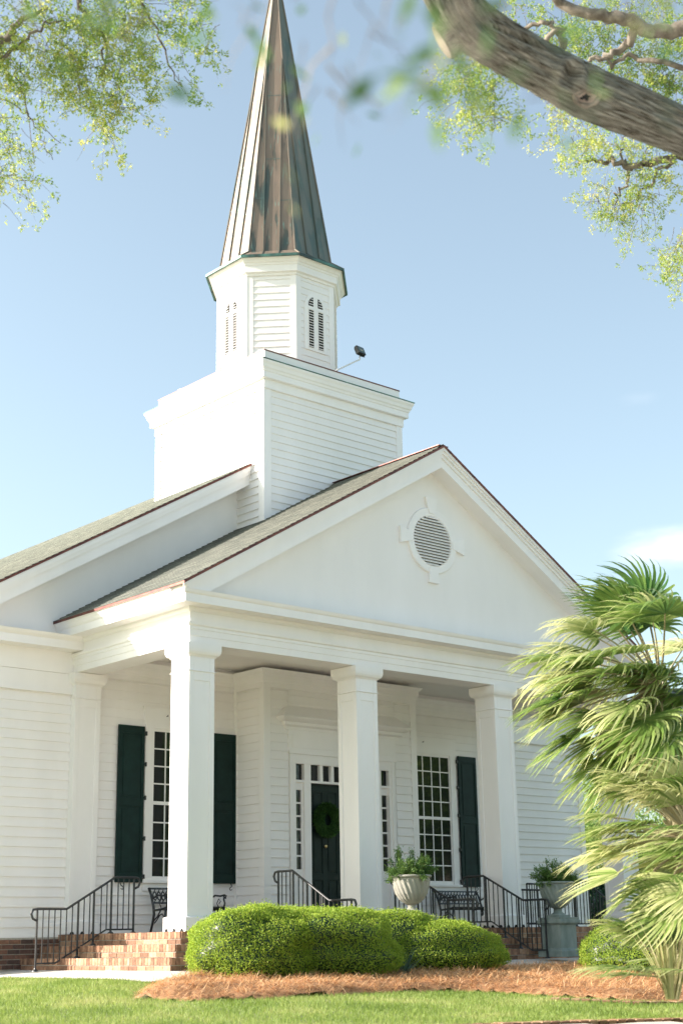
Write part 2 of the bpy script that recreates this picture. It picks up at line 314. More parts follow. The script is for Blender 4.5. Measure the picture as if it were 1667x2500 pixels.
def edged(x, y):
    best = 9
    for i in range(len(STRAW)):
        a = Vector(STRAW[i]); c = Vector(STRAW[(i+1) % len(STRAW)]); p = Vector((x, y)); ab = c-a; tt = max(0, min(1, (p-a).dot(ab)/ab.length_squared)); best = min(best, (p-(a+ab*tt)).length)
    return best
def sh(x, y):
    d = min(edged(x, y)/.25, 1); k = max(.0, min(1, (-1.9-y)/1.6)) if x > -2.2 else 1; return G(x, y)-.01+strawh(x, y)*math.sqrt(d)*(.25+.85*k)
i0 = int((max(bx)-min(bx))/step)+2; j0 = int((max(by)-min(by))/step)+2; XX = np.array([min(bx)+step*i for i in range(i0)]); YY = np.array([min(by)+step*j for j in range(j0)])
for i in range(i0-1):
    for j in range(j0-1):
        if not inpoly(np.array([XX[i]+step/2]), np.array([YY[j]+step/2]), STRAW)[0]: continue
        q = []
        for (a, c) in ((i, j), (i+1, j), (i+1, j+1), (i, j+1)):
            if (a, c) not in idx: idx[(a, c)] = len(mb.v); mb.v.append((XX[a], YY[c], sh(XX[a], YY[c]) if inpoly(np.array([XX[a]]), np.array([YY[c]]), STRAW)[0] else G(XX[a], YY[c])-.01))
            q.append(idx[(a, c)])
        mb.f.append(tuple(q)); mb.t.append(.5)
sb = mb.build('straw_bed_soil', M['strawbase'], smooth=True); tag(sb, None, None, kind='structure')
def bounce_drive(x, y): return y < -7.28-.28*(x+8.0) and y < -5.9 and -34 < x < 14 and y > -34  # unseen paving past the border, added wide and pale to bounce light on walls
g = gridsheet('bounce_driveway', -34, 14, -34, -5, .25, .004, M['concrete'], bounce_drive); tag(g, None, None, kind='structure')
# pine straw needles
def straw_needles(n):
    X = rng.uniform(-8.3, 3, n*3); Y = rng.uniform(-7.4, -1.75, n*3); k = inpoly(X, Y, STRAW); X = X[k][:n]; Y = Y[k][:n]; n = len(X)
    X += rng.normal(0, .03, n); Y += rng.normal(0, .03, n)
    Zb = np.array([sh(a, b_) for a, b_ in zip(X, Y)]); th = rng.uniform(0, 6.283, n); L = rng.uniform(.10, .22, n)
    el = rng.normal(.12, .3, n); el = np.clip(el, -.3, 1.2); tint = np.clip(rng.normal(.55, .25, n), 0, 1)
    D = np.stack([np.cos(th)*np.cos(el), np.sin(th)*np.cos(el), np.sin(el)], 1); P = np.stack([X, Y, Zb+rng.uniform(0, .03, n)], 1)-D*L[:, None]*.3
    bend = np.stack([-np.sin(th), np.cos(th), np.zeros(n)], 1)*rng.normal(0, .03, n)[:, None]+np.array([0, 0, -.5])*(L**2)[:, None]*.4
    Mid = P+D*L[:, None]*.5; E = P+D*L[:, None]+bend; Sd = np.cross(D, np.array([0, 0, 1.])); Sd /= np.linalg.norm(Sd, axis=1, keepdims=True); wv = rng.uniform(.0016, .0032, n)[:, None]
    q1 = np.stack([P-Sd*wv, P+Sd*wv, Mid+Sd*wv, Mid-Sd*wv], 1); q2 = np.stack([Mid-Sd*wv, Mid+Sd*wv, E+Sd*wv*.6, E-Sd*wv*.6], 1)
    return np.concatenate([q1, q2]), np.concatenate([tint, tint])
V, tn = straw_needles(60000); o = quads('pine_straw', V, M['straw'], tint=tn); tag(o, 'orange brown pine straw mulch spread under the shrubs', 'mulch', kind='stuff')
# lawn blades where the lawn is seen
def lawn_ok(X, Y):
    return ~inpoly(X, Y, STRAW) & ~((X > -7.05) & (X < 7.05) & (Y > -1.78)) & ~((Y < -7.24-.28*(X+8.0)) & (Y < -5.9))
def lawn_blades(n):
    X = rng.uniform(-12.5, -2, n); Y = rng.uniform(-9.3, 3.2, n)
    U = np.stack([X-CAM.x, Y-CAM.y], 1); ang = np.degrees(np.arctan2(U[:, 0], U[:, 1])); k = lawn_ok(X, Y) & (ang > 27.5) & (ang < 56) & (np.hypot(U[:, 0], U[:, 1]) > 12.5); X = X[k]; Y = Y[k]; n = len(X)
    h = rng.uniform(.025, .055, n); th = rng.uniform(0, 6.283, n); P = np.stack([X, Y, Gn(X, Y)-.01], 1); Sd = np.stack([np.cos(th), np.sin(th), np.zeros(n)], 1)*rng.uniform(.003, .006, n)[:, None]
    T = P+np.stack([rng.normal(0, .018, n), rng.normal(0, .018, n), h], 1)
    pat = np.array([noise.noise(Vector((a*1.1, b_*1.1, 0)))+.5*noise.noise(Vector((a*4, b_*4, 5))) for a, b_ in zip(X, Y)])
    return np.stack([P-Sd, P+Sd, T], 1), np.clip(.45+pat*.55+rng.normal(0, .16, n), 0, 1)
V, tn = lawn_blades(330000); o = quads('grass', V, M['grass'], tint=tn, k=3); tag(o, 'short bright green lawn grass in front of the church', 'grass', kind='stuff')
# brick edging courses at the lower right
def brick_row(name, pts, wdt, nrow, label):
    mb = MB(); tb = MB()
    P = [Vector(p) for p in pts]
    for a, c in zip(P[:-1], P[1:]):
        L = (c-a).length; n = max(1, int(L/.105)); d = (c-a)/L; nn = Vector((-d.y, d.x))
        for i in range(n):
            o = a+d*(L*(i+.5)/n); z = G(o.x, o.y)
            mm = Matrix.Translation((o.x, o.y, z)) @ Matrix.Rotation(math.atan2(d.y, d.x)+random.uniform(-.02, .02), 4, 'Z')
            for k in range(nrow): mb.box(-.047, .047, k*wdt+.004, (k+1)*wdt-.006, -.05, .028+random.uniform(-.003, .003), random.random(), mm)
        m2 = Matrix.Translation((a.x, a.y, 0)) @ Matrix.Rotation(math.atan2(d.y, d.x), 4, 'Z')
        za, zc = G(a.x, a.y)+.016, G(c.x, c.y)+.016; q = [a, c, c+nn*wdt*nrow, a+nn*wdt*nrow]; tb.face([(q[0].x, q[0].y, za), (q[1].x, q[1].y, zc), (q[2].x, q[2].y, zc), (q[3].x, q[3].y, za)])
    o = mb.build(name, M['brick']); tb.build('mortar', M['mortar'], o); return o
o = brick_row('brick_border', [(-12.5, -5.98), (-9.4, -6.86), (-8.0, -7.25), (-6.8, -7.59), (-5.4, -7.98), (-4.0, -8.37), (-2, -8.93)], .2, 1, '')
tag(o, 'red brick path edging running across the bottom right corner of the lawn', 'brick edging')
o = brick_row('brick_border', [(-4.35, -5.95), (-3.7, -6.75), (-2.8, -7.15), (-1, -7.6)], .2, 1, '')
tag(o, 'short brick edging between pine straw and lawn below the palms', 'brick edging')
# ------------------------------------------------------------------ the church
CH = thing('church', 'white clapboard church with columned portico, square tower and copper spire', 'church')
W, CW, D = 5.22, .467, 3.34; ZF = .52; ZB = 4.694; SL = .589
def part(mb, name, m, parent=CH, **k): return mb.build(name, M[m] if isinstance(m, str) else m, parent, **k)
def clap(mb, p0, p1, z0, z1, ex, th=.027, clip=None):
    a = Vector(p0); c = Vector(p1); d = c-a; n = Vector((d.y, -d.x)).normalized(); z = z0
    while z < z1-.01:
        zt_ = min(z+ex, z1); A = (a.x+n.x*th, a.y+n.y*th, z); B = (c.x+n.x*th, c.y+n.y*th, z); Cc = (c.x+n.x*.004, c.y+n.y*.004, zt_); Dd = (a.x+n.x*.004, a.y+n.y*.004, zt_)
        mb.face([A, B, Cc, Dd]); mb.face([(a.x, a.y, z), (c.x, c.y, z), B, A]); z += ex
# nave side and back walls, front wall
mb = MB(); clap(mb, (-7.7, D), (-5.0, D), .485, 4.35, .153); clap(mb, (5.0, D), (7.7, D), .485, 4.35, .153)

for s in (-1, 1):
    e = sorted((s*1.8, s*5.0)); o_ = sorted((s*3.085-.60, s*3.085+.60))
    clap(mb, (e[0], D), (o_[0], D), .52, 4.69, .153); clap(mb, (o_[1], D), (e[1], D), .52, 4.69, .153); clap(mb, (o_[0], D), (o_[1], D), .52, 1.285, .153); clap(mb, (o_[0], D), (o_[1], D), 4.192, 4.69, .153)
clap(mb, (-7.7, 30), (-7.7, D), .485, 4.6, .153); clap(mb, (7.7, D), (7.7, 30), .485, 4.6, .153)
mb.box(-7.69, 7.69, D+.002, D+.2, 0, 5.4); mb.box(-7.69, -7.5, D+.2, 30, 0, 5.4); mb.box(7.5, 7.69, D+.2, 30, 0, 5.4); mb.box(-7.69, 7.69, 29.8, 30, 0, 5.4)
part(mb, 'wall', 'siding')
# corner boards, frieze boards of the nave
mb = MB(); mb.box(7.58, 7.73, D-.035, D+.12, .485, 4.36); mb.box(-7.73, -7.58, D-.035, D+.12, .485, 4.36)
for s in (-1, 1):
    xa, xb = sorted((s*5.2, s*7.745)); mb.box(xa, xb, D-.04, D+.1, 4.35, 4.67); mb.box(xa, xb, D-.055, D+.1, 4.673, 5.08)
    mb.box(xa, xb, D-.07, D+.1, 4.33, 4.37); mb.box(min(s*7.69, s*7.745), max(s*7.69, s*7.745), D+.1, 30, 4.35, 5.08)
part(mb, 'frieze_board', 'white')
# horizontal cornice returns of the nave
mb = MB(); pr_ = [(0, 5.03), (.31, 5.03), (.31, 5.16), (.36, 5.2), (.39, 5.24), (0, 5.26)]
mb.sweep([(-7.72, 29.5), (-7.72, D-.03), (-5.03, D-.03)], pr_, False); mb.sweep([(5.03, D-.03), (7.72, D-.03), (7.72, 29.5)], pr_, False)
part(mb, 'cornice', 'white')
# nave gable wall
ZN = lambda x: 10.0-SL*abs(x)
mb = MB(); mb.prism([(-7.7, 5.2), (7.7, 5.2), (7.7, ZN(7.7)-.2), (0, ZN(0)-.2), (-7.7, ZN(7.7)-.2)], 1, D+.005, D+.25); part(mb, 'gable_wall', 'stucco')
# nave raking trim and soffit
mb = MB()
for s in (-1, 1):
    def pz(x, dz): return (s*x, ZN(x)+dz)
    def P(l): return l if s > 0 else l[::-1]
    mb.prism(P([pz(8.02, -.05), pz(0, -.05), pz(0, -.40), pz(8.02, -.40)]), 1, 2.97, D+.04)
    mb.prism(P([pz(8.06, -.05), pz(0, -.05), pz(0, -.20), pz(8.06, -.20)]), 1, 2.93, 2.969)
    mb.prism(P([pz(8.08, -.04), pz(0, -.04), pz(0, -.13), pz(8.08, -.13)]), 1, 2.905, 2.929)
part(mb, 'rake_trim', 'white')
def roofmesh(name, slopes, ex=.14, th=.016):
    """slopes: list of (x_eave, z_eave, x_ridge, z_ridge, y0, y1): stepped shingle courses, UV in metres"""
    vs = []; fs = []; uv = []
    for (xe, ze, xr, zr, y0, y1) in slopes:
        L = math.hypot(xr-xe, zr-ze); n = int(L/ex); ux, uz = (xr-xe)/L, (zr-ze)/L; nx, nz = (-uz, ux) if ux > 0 else (uz, -ux)
        ny = max(1, int((y1-y0)/.5))
        for i in range(n+1):
            a = i*ex; c = min((i+1)*ex, L)
            if c-a < .002: continue
            for j in range(ny):
                ya, yb = y0+(y1-y0)*j/ny, y0+(y1-y0)*(j+1)/ny
                A = (xe+ux*a+nx*th, ze+uz*a+nz*th); C = (xe+ux*c+nx*.002, ze+uz*c+nz*.002); B0 = (xe+ux*a, ze+uz*a)
                b = len(vs); vs += [(A[0], ya, A[1]), (A[0], yb, A[1]), (C[0], yb, C[1]), (C[0], ya, C[1])]; fs.append((b, b+1, b+2, b+3)); uv += [(ya, a), (yb, a), (yb, c), (ya, c)]
                b = len(vs); vs += [(B0[0], ya, B0[1]), (B0[0], yb, B0[1]), (A[0], yb, A[1]), (A[0], ya, A[1])]; fs.append((b, b+1, b+2, b+3)); uv += [(ya, a), (yb, a), (yb, a+.005), (ya, a+.005)]
    me = bpy.data.meshes.new(name); me.from_pydata(vs, [], fs); l = me.uv_layers.new(name='UVMap'); l.data.foreach_set('uv', np.array(uv, dtype=np.float32).reshape(-1)); me.materials.append(M['shingle'])
    o = bpy.data.objects.new(name, me); COL.objects.link(o); o.parent = CH; return o
roofmesh('nave_roof', [(-8.1, ZN(8.1), 0, ZN(0), 2.9, 30.3), (8.1, ZN(8.1), 0, ZN(0), 2.9, 30.3)])
mb = MB()
for s in (-1, 1):
    pl = [(s*8.1, ZN(8.1)-.002), (0, ZN(0)-.002), (0, ZN(0)-.036), (s*8.1, ZN(8.1)-.036)]
    mb.prism(pl if s > 0 else pl[::-1], 1, 2.885, 30.3)
part(mb, 'drip_edge', 'drip')
# portico roof
ZP = lambda x: 8.815-SL*abs(x)
XE = 5.606
roofmesh('portico_roof', [(-XE, ZP(XE), 0, ZP(0), -.386, D+.0), (XE, ZP(XE), 0, ZP(0), -.386, D+.0)])
mb = MB()
for s in (-1, 1):
    pl = [(s*(XE+.006), ZP(XE)-.002), (0, ZP(0)-.002), (0, ZP(0)-.04), (s*(XE+.006), ZP(XE)-.04)]
    mb.prism(pl if s > 0 else pl[::-1], 1, -.40, D-.01)
mb.box(-.12, .12, -.37, 2.6, 8.80, 8.812)
part(mb, 'drip_edge', 'drip')
mb = MB()
for s in (-1, 1):   # ridge caps
    for i in range(16): mb.prism([(0, 8.842), (s*.13, 8.842-.13*SL), (s*.13, 8.828-.13*SL), (0, 8.828)], 1, -.36+i*.185, -.36+i*.185+.18)
part(mb, 'ridge_cap', 'shingle')
# pediment
mb = MB(); mb.prism([(-5.15, 5.40), (5.15, 5.40), (5.15, 5.5), (0, 8.50), (-5.15, 5.5)], 1, .03, .25); TY = part(mb, 'pediment_wall', 'stucco')
mb = MB()
for s in (-1, 1):
    def P2(l): return [(s*a, z) for a, z in l][::(1 if s > 0 else -1)]
    lo = lambda x: ZP(x)-.395; mi = lambda x: ZP(x)-.222
    mb.prism(P2([(0, ZP(0)-.05), (5.55, ZP(5.55)-.045), (5.54, 5.43), (5.08, 5.43), (0, lo(0))]), 1, -.30, .031)
    mb.prism(P2([(0, ZP(0)-.045), (5.585, ZP(5.585)-.045), (5.56, 5.45), (5.5, mi(5.5)+.03), (0, mi(0))]), 1, -.325, -.301)
    mb.prism(P2([(0, ZP(0)-.042), (5.6, ZP(5.6)-.042), (5.58, 5.45), (5.5, mi(5.5)+.09), (0, mi(0)+.07)]), 1, -.355, -.326)
    mb.prism(P2([(0, ZP(0)-.042), (5.606, ZP(5.6)-.042), (5.6, 5.46), (5.5, mi(5.5)+.13), (0, mi(0)+.125)]), 1, -.38, -.356)
part(mb, 'rake_trim', 'white')
# entablature swept round three sides
U = [(-W, D), (-W, 0), (W, 0), (W, D)]
mb = MB(); mb.sweep(U, [(-CW, ZB), (0, ZB), (0, 4.80), (.012, 4.803), (.012, 4.90), (.024, 4.903), (.024, 4.945), (.05, 4.965), (.055, 5.002), (.0, 5.005), (0, 5.17), (.02, 5.175), (.05, 5.20), (.06, 5.236), (-.0, 5.235), (-CW, 5.235)], False, cap=True)
part(mb, 'architrave', 'white')
mb = MB(); mb.sweep(U, [(-.2, 5.237), (.30, 5.237), (.30, 5.362), (.31, 5.365), (.325, 5.385), (.33, 5.40), (.34, 5.425), (-.2, 5.44)], False); 
for s in (-1, 1):  # crown under the side eaves
    pth = [(-W, D-.01), (-W, -.0)] if s < 0 else [(W, 0), (W, D-.01)]
    mb.sweep(pth, [(.1, 5.42), (.325, 5.41), (.345, 5.43), (.365, 5.465), (.38, 5.475), (.383, 5.475), (.1, 5.60)], False)
part(mb, 'cornice', 'white')
mb = MB(); mb.box(-W+CW-.02, W-CW+.02, CW-.02, D, 5.09, 5.16); part(mb, 'porch_ceiling', 'stucco')
mb = MB()
for q in ([(-W+CW+.0, CW), (-W+CW, D)], [(W-CW, D), (W-CW, CW)], [(W-CW, CW), (-W+CW, CW)]):
    mb.sweep(q, [(0, 4.96), (.03, 4.96), (.07, 5.05), (.09, 5.088), (0, 5.088)], False)
part(mb, 'ceiling_moulding', 'white')
# columns
def sq(x0, x1, y0, y1): return [(x0, y0), (x1, y0), (x1, y1), (x0, y1)]
def column(x0, y0, y1=None):
    x1 = x0+CW; y1 = y0+CW if y1 is None else y1; e = .014
    mb = MB(); mb.box(x0+e, x1-e, y0+e, y1-e, .6, 4.6)
    m_ = .085; zb, zt_ = .85, 4.13
    for (a0, a1, b0, b1) in ((x0, x0+m_, y0, y0+m_), (x1-m_, x1, y0, y0+m_), (x1-m_, x1, y1-m_, y1), (x0, x0+m_, y1-m_, y1)): mb.box(a0, a1, b0, b1, .70, 4.55)
    for za, zz in ((.70, zb), (zt_, 4.55)):
        mb.box(x0+m_, x1-m_, y0+.0008, y1-.0008, za, zz); mb.box(x0+.0008, x1-.0008, y0+m_, y1-m_, za, zz)
    c = part(mb, 'column', 'white', bevel=.004)
    cap = MB(); cap.sweep(sq(x0, x1, y0, y1), [(-.05, 4.49), (.012, 4.49), (.02, 4.505), (.05, 4.525), (.068, 4.56), (.075, 4.60), (.075, 4.685), (-.05, 4.685)]); cap.build('capital', M['white'], c)
    nk = MB(); nk.sweep(sq(x0, x1, y0, y1), [(-.01, 4.262), (.008, 4.262), (.018, 4.273), (.008, 4.285), (-.01, 4.285)]); nk.build('neck_ring', M['white'], c)
    bs = MB(); bs.sweep(sq(x0, x1, y0, y1), [(-.05, .524), (.045, .524), (.045, .715), (.012, .728), (-.05, .728)]); bs.build('base', M['white'], c)
    def hole(x, y, ax):
        h = MB(); n = 8; pl = [(.038*math.cos(math.pi*i/n), .001+.045*math.sin(math.pi*i/n)) for i in range(n+1)]
        if ax == 1: h.prism([(x+a, ZF+b_) for a, b_ in pl], 1, y-.004, y+.02)
        else: h.prism([(y+a, ZF+b_) for a, b_ in pl], 0, x-.004, x+.02)
        h.build('vent_hole', M['void'], c)
    for k in range(3): hole(x0+.045+.19*k, y0-.045, 1)
    for k in range(3): hole(x0-.045, y0+.045+.19*k, 0)
    return c
for x0 in (-W, -1.885, 1.885-CW, W-CW): column(x0, 0)
def pilaster(x0):
    x1 = x0+.49; y0 = 3.2; mb = MB(); mb.box(x0+.012, x1-.012, y0+.012, D+.05, .55, 4.6)
    m_ = .085; mb.box(x0, x0+m_, y0, D+.05, .7, 4.55); mb.box(x1-m_, x1, y0, D+.05, .7, 4.55); mb.box(x0+m_, x1-m_, y0+.0008, D+.05, .7, .85); mb.box(x0+m_, x1-m_, y0+.0008, D+.05, 4.13, 4.55)
    c = part(mb, 'pilaster', 'white', bevel=.004); q = [(x0, D+.02), (x0, y0), (x1, y0), (x1, D+.02)]
    a = MB(); a.sweep(q, [(-.02, 4.49), (.012, 4.49), (.02, 4.505), (.05, 4.525), (.068, 4.56), (.075, 4.60), (.075, 4.685), (-.02, 4.685)], False); a.build('capital', M['white'], c)
    a = MB(); a.sweep(q, [(-.01, 4.262), (.008, 4.262), (.018, 4.273), (.008, 4.285), (-.01, 4.285)], False); a.build('neck_ring', M['white'], c)
    a = MB(); a.sweep(q, [(-.02, .524), (.045, .524), (.045, .715), (.012, .728), (-.02, .728)], False); a.build('base', M['white'], c)
    for k in range(3):
        h = MB(); h.prism([(x0+.05+.19*k+.038*math.cos(math.pi*i/8), ZF+.001+.045*math.sin(math.pi*i/8)) for i in range(9)], 1, y0-.049, y0-.02); h.build('vent_hole', M['void'], c)
pilaster(-W); pilaster(W-.49)
# vestibule block
VX, VY = 1.83, 2.49
mb = MB(); clap(mb, (-VX, D), (-VX, VY), .52, 4.69, .153); clap(mb, (VX, VY), (VX, D), .52, 4.69, .153); clap(mb, (-VX, VY), (-1.30, VY), .52, 4.69, .153); clap(mb, (1.30, VY), (VX, VY), .52, 4.69, .153); clap(mb, (-1.3, VY), (1.3, VY), 4.19+.1, 4.69, .15)
mb.box(-VX+.003, VX-.003, VY+.22, D, .52, 5.0); mb.box(-VX+.003, -1.25, VY+.003, VY+.22, .52, 5.0); mb.box(1.25, VX-.003, VY+.003, VY+.22, .52, 5.0); mb.box(-1.25, 1.25, VY+.003, VY+.22, 3.5, 5.0)
part(mb, 'entrance_wall', 'siding')
mb = MB()
for s in (-1, 1):
    a, c = sorted((s*(VX+.03), s*(VX-.12))); mb.box(a, c, VY-.03, VY+.1, .52, 4.70)
    a, c = sorted((s*(VX+.028), s*(VX))); mb.box(a, c, D-.1, D, .52, 4.70)
mb.sweep([(-VX, D), (-VX, VY), (VX, VY), (VX, D)], [(0, 4.69), (.034, 4.69), (.034, 4.775), (.045, 4.78), (.05, 4.80), (.075, 4.84), (.08, 4.93), (.10, 4.95), (.13, 4.99), (.13, 5.005), (0, 5.01)], False)
part(mb, 'corner_board', 'white')
mb = MB()
for q in ([(-4.73, D), (-VX-.02, D)], [(VX+.02, D), (4.73, D)]):
    mb = MB(); mb.sweep(q, [(0, 4.69), (.03, 4.69), (.03, 4.775), (.045, 4.78), (.05, 4.80), (.075, 4.84), (.08, 4.93), (.10, 4.95), (.13, 4.99), (.13, 5.005), (0, 5.01)], False); part(mb, 'porch_crown_moulding', 'white')
# door surround
mb = MB(); y0 = VY-.035
mb.box(-1.27, -1.19, y0, VY+.2, .52, 3.55); mb.box(1.19, 1.27, y0, VY+.2, .52, 3.55)
mb.box(-1.19, -1.125, y0+.02, VY+.2, .52, 3.40); mb.box(1.125, 1.19, y0+.02, VY+.2, .52, 3.40)
mb.box(-1.19, 1.19, y0+.01, VY+.2, 3.385, 3.55); mb.box(-1.125, 1.125, y0+.02, VY+.2, 3.06, 3.10)
for s in (-1, 1):
    a, c = sorted((s*.78, s*.93)); mb.box(a, c, y0+.02, VY+.2, .52, 3.06); mb.box(a, c, y0+.021, VY+.2, 3.1, 3.385)
    a, c = sorted((s*.93, s*1.125)); mb.box(a, c, y0+.07, VY+.2, .52, 1.56); mb.box(a, c, y0+.07, VY+.2, 2.93, 3.06)
    a, c = sorted((s*.93, s*.965)); mb.box(a, c, y0+.07, VY+.15, 1.56, 2.93); a, c = sorted((s*1.115, s*1.125)); mb.box(a, c, y0+.07, VY+.15, 1.56, 2.93)
    for k in range(1, 6): a, c = sorted((s*.965, s*1.115)); z = 1.56+k*1.37/6; mb.box(a, c, y0+.085, VY+.1, z-.015, z+.015)
for k in range(-2, 3): mb.box(k*.262-.035, k*.262+.035, y0+.03, VY+.2, 3.1, 3.385)
mb.box(-1.30, 1.30, y0-.02, VY+.02, 3.55, 3.60); mb.box(-1.30, 1.30, VY-.03, VY+.02, 3.60, 3.97); mb.box(-1.22, 1.22, VY-.04, VY-.029, 3.66, 3.90)
part(mb, 'door_surround', 'white')
mb = MB(); mb.box(-.78, .78, VY+.06, VY+.12, 3.1, 3.385)
for s in (-1, 1): a, c = sorted((s*.93, s*1.125)); mb.box(a, c, VY+.065, VY+.12, 3.1, 3.385); mb.box(a, c, VY+.072, VY+.12, 1.56, 2.93)
part(mb, 'sidelight_glass', 'glass')
# hood over the door
hx, hy = 1.62, VY-.21
mb = MB(); mb.sweep([(-1.36, VY), (-1.36, VY-.02), (1.36, VY-.02), (1.36, VY)], [(0, 3.97), (.02, 3.97), (.03, 4.02), (.08, 4.05), (.09, 4.10), (.12, 4.11), (.18, 4.15), (.20, 4.17), (.20, 4.19), (0, 4.19)], False)
mb.v += [(-1.57, VY, 4.192), (-1.57, VY-.225, 4.192), (1.57, VY-.225, 4.192), (1.57, VY, 4.192), (-1.32, VY-.002, 4.41), (1.32, VY-.002, 4.41)]; b0 = len(mb.v)-6
for q in ((0, 1, 4), (1, 2, 5, 4), (2, 3, 5)): mb.f.append(tuple(b0+i for i in q)); mb.t.append(.5)
part(mb, 'door_hood', 'white')
# double doors with raised panels
for s in (-1, 1):
    mb = MB(); a, c = sorted((s*.004, s*.776)); mb.box(a, c, VY+.10, VY+.14, .54, 3.055)
    st = .1; w2 = (.772-3*st)/2
    for zz0, zz1 in ((.54, .72), (1.38, 1.50), (2.28, 2.4), (2.92, 3.055)): mb.box(a, c, VY+.085, VY+.10, zz0, zz1)
    for k in range(3): xa = a+k*(st+w2); mb.box(xa, xa+st, VY+.0845, VY+.10, .72, 2.92)
    for k in range(2):
        for zz0, zz1 in ((.72, 1.38), (1.5, 2.28), (2.4, 2.92)): xa = a+st+k*(st+w2); mb.box(xa+.04, xa+w2-.04, VY+.088, VY+.10, zz0+.04, zz1-.04)
    dd = part(mb, 'door', 'door', bevel=.003)
    k_ = MB(); k_.lathe([(0, -.03), (.03, -.03), (.034, -.02), (.02, 0), (0, .0)][::-1], 16); ob = k_.build('door_knocker', M['brass'], dd, smooth=True); ob.rotation_euler = (R(90), 0, 0); ob.location = (s*.39, VY+.075, 1.97); ob.rotation_euler = (R(-90), 0, 0)
# windows
def window(cx, side):
    gx0, gx1, z0, z1 = cx-.485, cx+.485, 1.44, 3.86; y = D
    mb = MB(); mb.box(gx0-.19, gx0-.03, y-.05, y+.05, z0-.07, z1+.05); mb.box(gx1+.03, gx1+.19, y-.05, y+.05, z0-.07, z1+.05); mb.box(gx0-.19, gx1+.19, y-.051, y+.05, z1+.05, z1+.11)
    mb.box(gx0-.21, gx1+.21, y-.035, y+.05, z1+.112, 4.245); mb.box(gx0-.24, gx1+.24, y-.05, y+.03, 4.246, 4.27); mb.box(gx0-.19, gx1+.19, y-.04, y+.02, 1.20, z0-.11)
    wd = part(mb, 'window', 'white')
    s_ = MB(); s_.box(gx0-.22, gx1+.22, y-.09, y+.05, z0-.11, z0-.071); s_.build('sill', M['white'], wd)
    s_ = MB(); zm = 2.65; s_.box(gx0-.03, gx0, y-.03, y+.03, z0-.07, z1+.05); s_.box(gx1, gx1+.03, y-.03, y+.03, z0-.07, z1+.05); s_.box(gx0, gx1, y-.029, y+.03, z0-.07, z0); s_.box(gx0, gx1, y-.029, y+.03, z1, z1+.05); s_.box(gx0, gx1, y-.035, y+.03, zm-.028, zm+.028)
    for k in range(1, 4): x = gx0+.97*k/4; s_.box(x-.011, x+.011, y-.022, y-.002, z0, zm-.028); s_.box(x-.011, x+.011, y-.0225, y-.002, zm+.028, z1)
    for k in range(1, 4):
        z = z0+(zm-.028-z0)*k/4; s_.box(gx0, gx1, y-.021, y-.002, z-.011, z+.011); z = zm+.028+(z1-zm-.028)*k/4; s_.box(gx0, gx1, y-.0215, y-.002, z-.011, z+.011)
    s_.build('sash', M['white'], wd)
    s_ = MB(); s_.box(gx0, gx1, y-.012, y-.004, z0, z1); s_.build('glass', M['glass'], wd)
    h = MB(); h.tube([(cx-.25, y-.05, 4.13), (cx-.25, y-.08, 4.13), (cx-.25, y-.085, 4.15)], .008, 6); h.build('hook', M['iron'], wd)
    for s in (-1, 1):
        xa = cx+s*(.485+.23); xb = xa+s*.52; a, c = sorted((xa, xb)); mb = MB(); yy = y-.085
        mb.box(a, c, yy+.012, yy+.035, 1.335, 3.915)
        for q in ((a, a+.06), (c-.06, c)): mb.box(q[0], q[1], yy, yy+.012, 1.335, 3.915)
        for q in ((1.335, 1.47), (2.57, 2.70), (3.79, 3.915)): mb.box(a+.06, c-.06, yy+.0005, yy+.012, q[0], q[1])
        for q in ((1.47, 2.57), (2.70, 3.79)): mb.box(a+.10, c-.10, yy+.003, yy+.012, q[0]+.04, q[1]-.04)
        sh_ = part(mb, 'shutter', 'green', bevel=.003)
        for z in (1.43, 2.05, 2.72, 3.28, 3.80):
            h = MB(); h.box(xa-s*.035-.012, xa-s*.035+.012, yy-.004, yy+.03, z-.035, z+.035); h.box(min(xa, xa-s*.03), max(xa, xa-s*.03), yy+.002, yy+.02, z-.014, z+.014); h.build('hinge', M['iron'], sh_)
        h = MB(); h.tube([(xb-s*.1, yy+.02, 1.335), (xb-s*.1, yy-.01, 1.29), (xb-s*.13, yy-.012, 1.27), (xb-s*.15, yy-.01, 1.25), (xb-s*.13, yy-.01, 1.22), (xb-s*.10, yy-.01, 1.235)], .008, 6); h.build('shutter_dog', M['iron'], sh_)
window(-3.085, -1); window(3.085, 1)
# pediment round vent with four keystones
zc_ = 7.125
mb = MB(); n = 48; b0 = len(mb.v)
prof = [(.455, .03), (.455, -.005), (.47, -.015), (.59, -.015), (.60, -.005), (.60, .03)]
for j in range(n):
    th = 2*math.pi*j/n
    for r_, y in prof: mb.v.append((r_*math.cos(th), y, zc_+r_*math.sin(th)))
for j in range(n):
    j2 = (j+1) % n
    for i in range(len(prof)-1): mb.f.append((j*6+i, j*6+i+1, j2*6+i+1, j2*6+i)); mb.t.append(.5)
for k in range(4):
    ca, sa = math.cos(k*math.pi/2), math.sin(k*math.pi/2); pl = [(.50, -.075), (.79, -.15), (.79, .15), (.50, .075)]
    if k == 3: pl = [(.50, -.10), (.77, -.12), (.77, .12), (.50, .10)]
    mb.prism([(u*ca-v_*sa, zc_+u*sa+v_*ca) for u, v_ in pl], 1, -.028, .03)
RV = part(mb, 'round_vent', 'white')
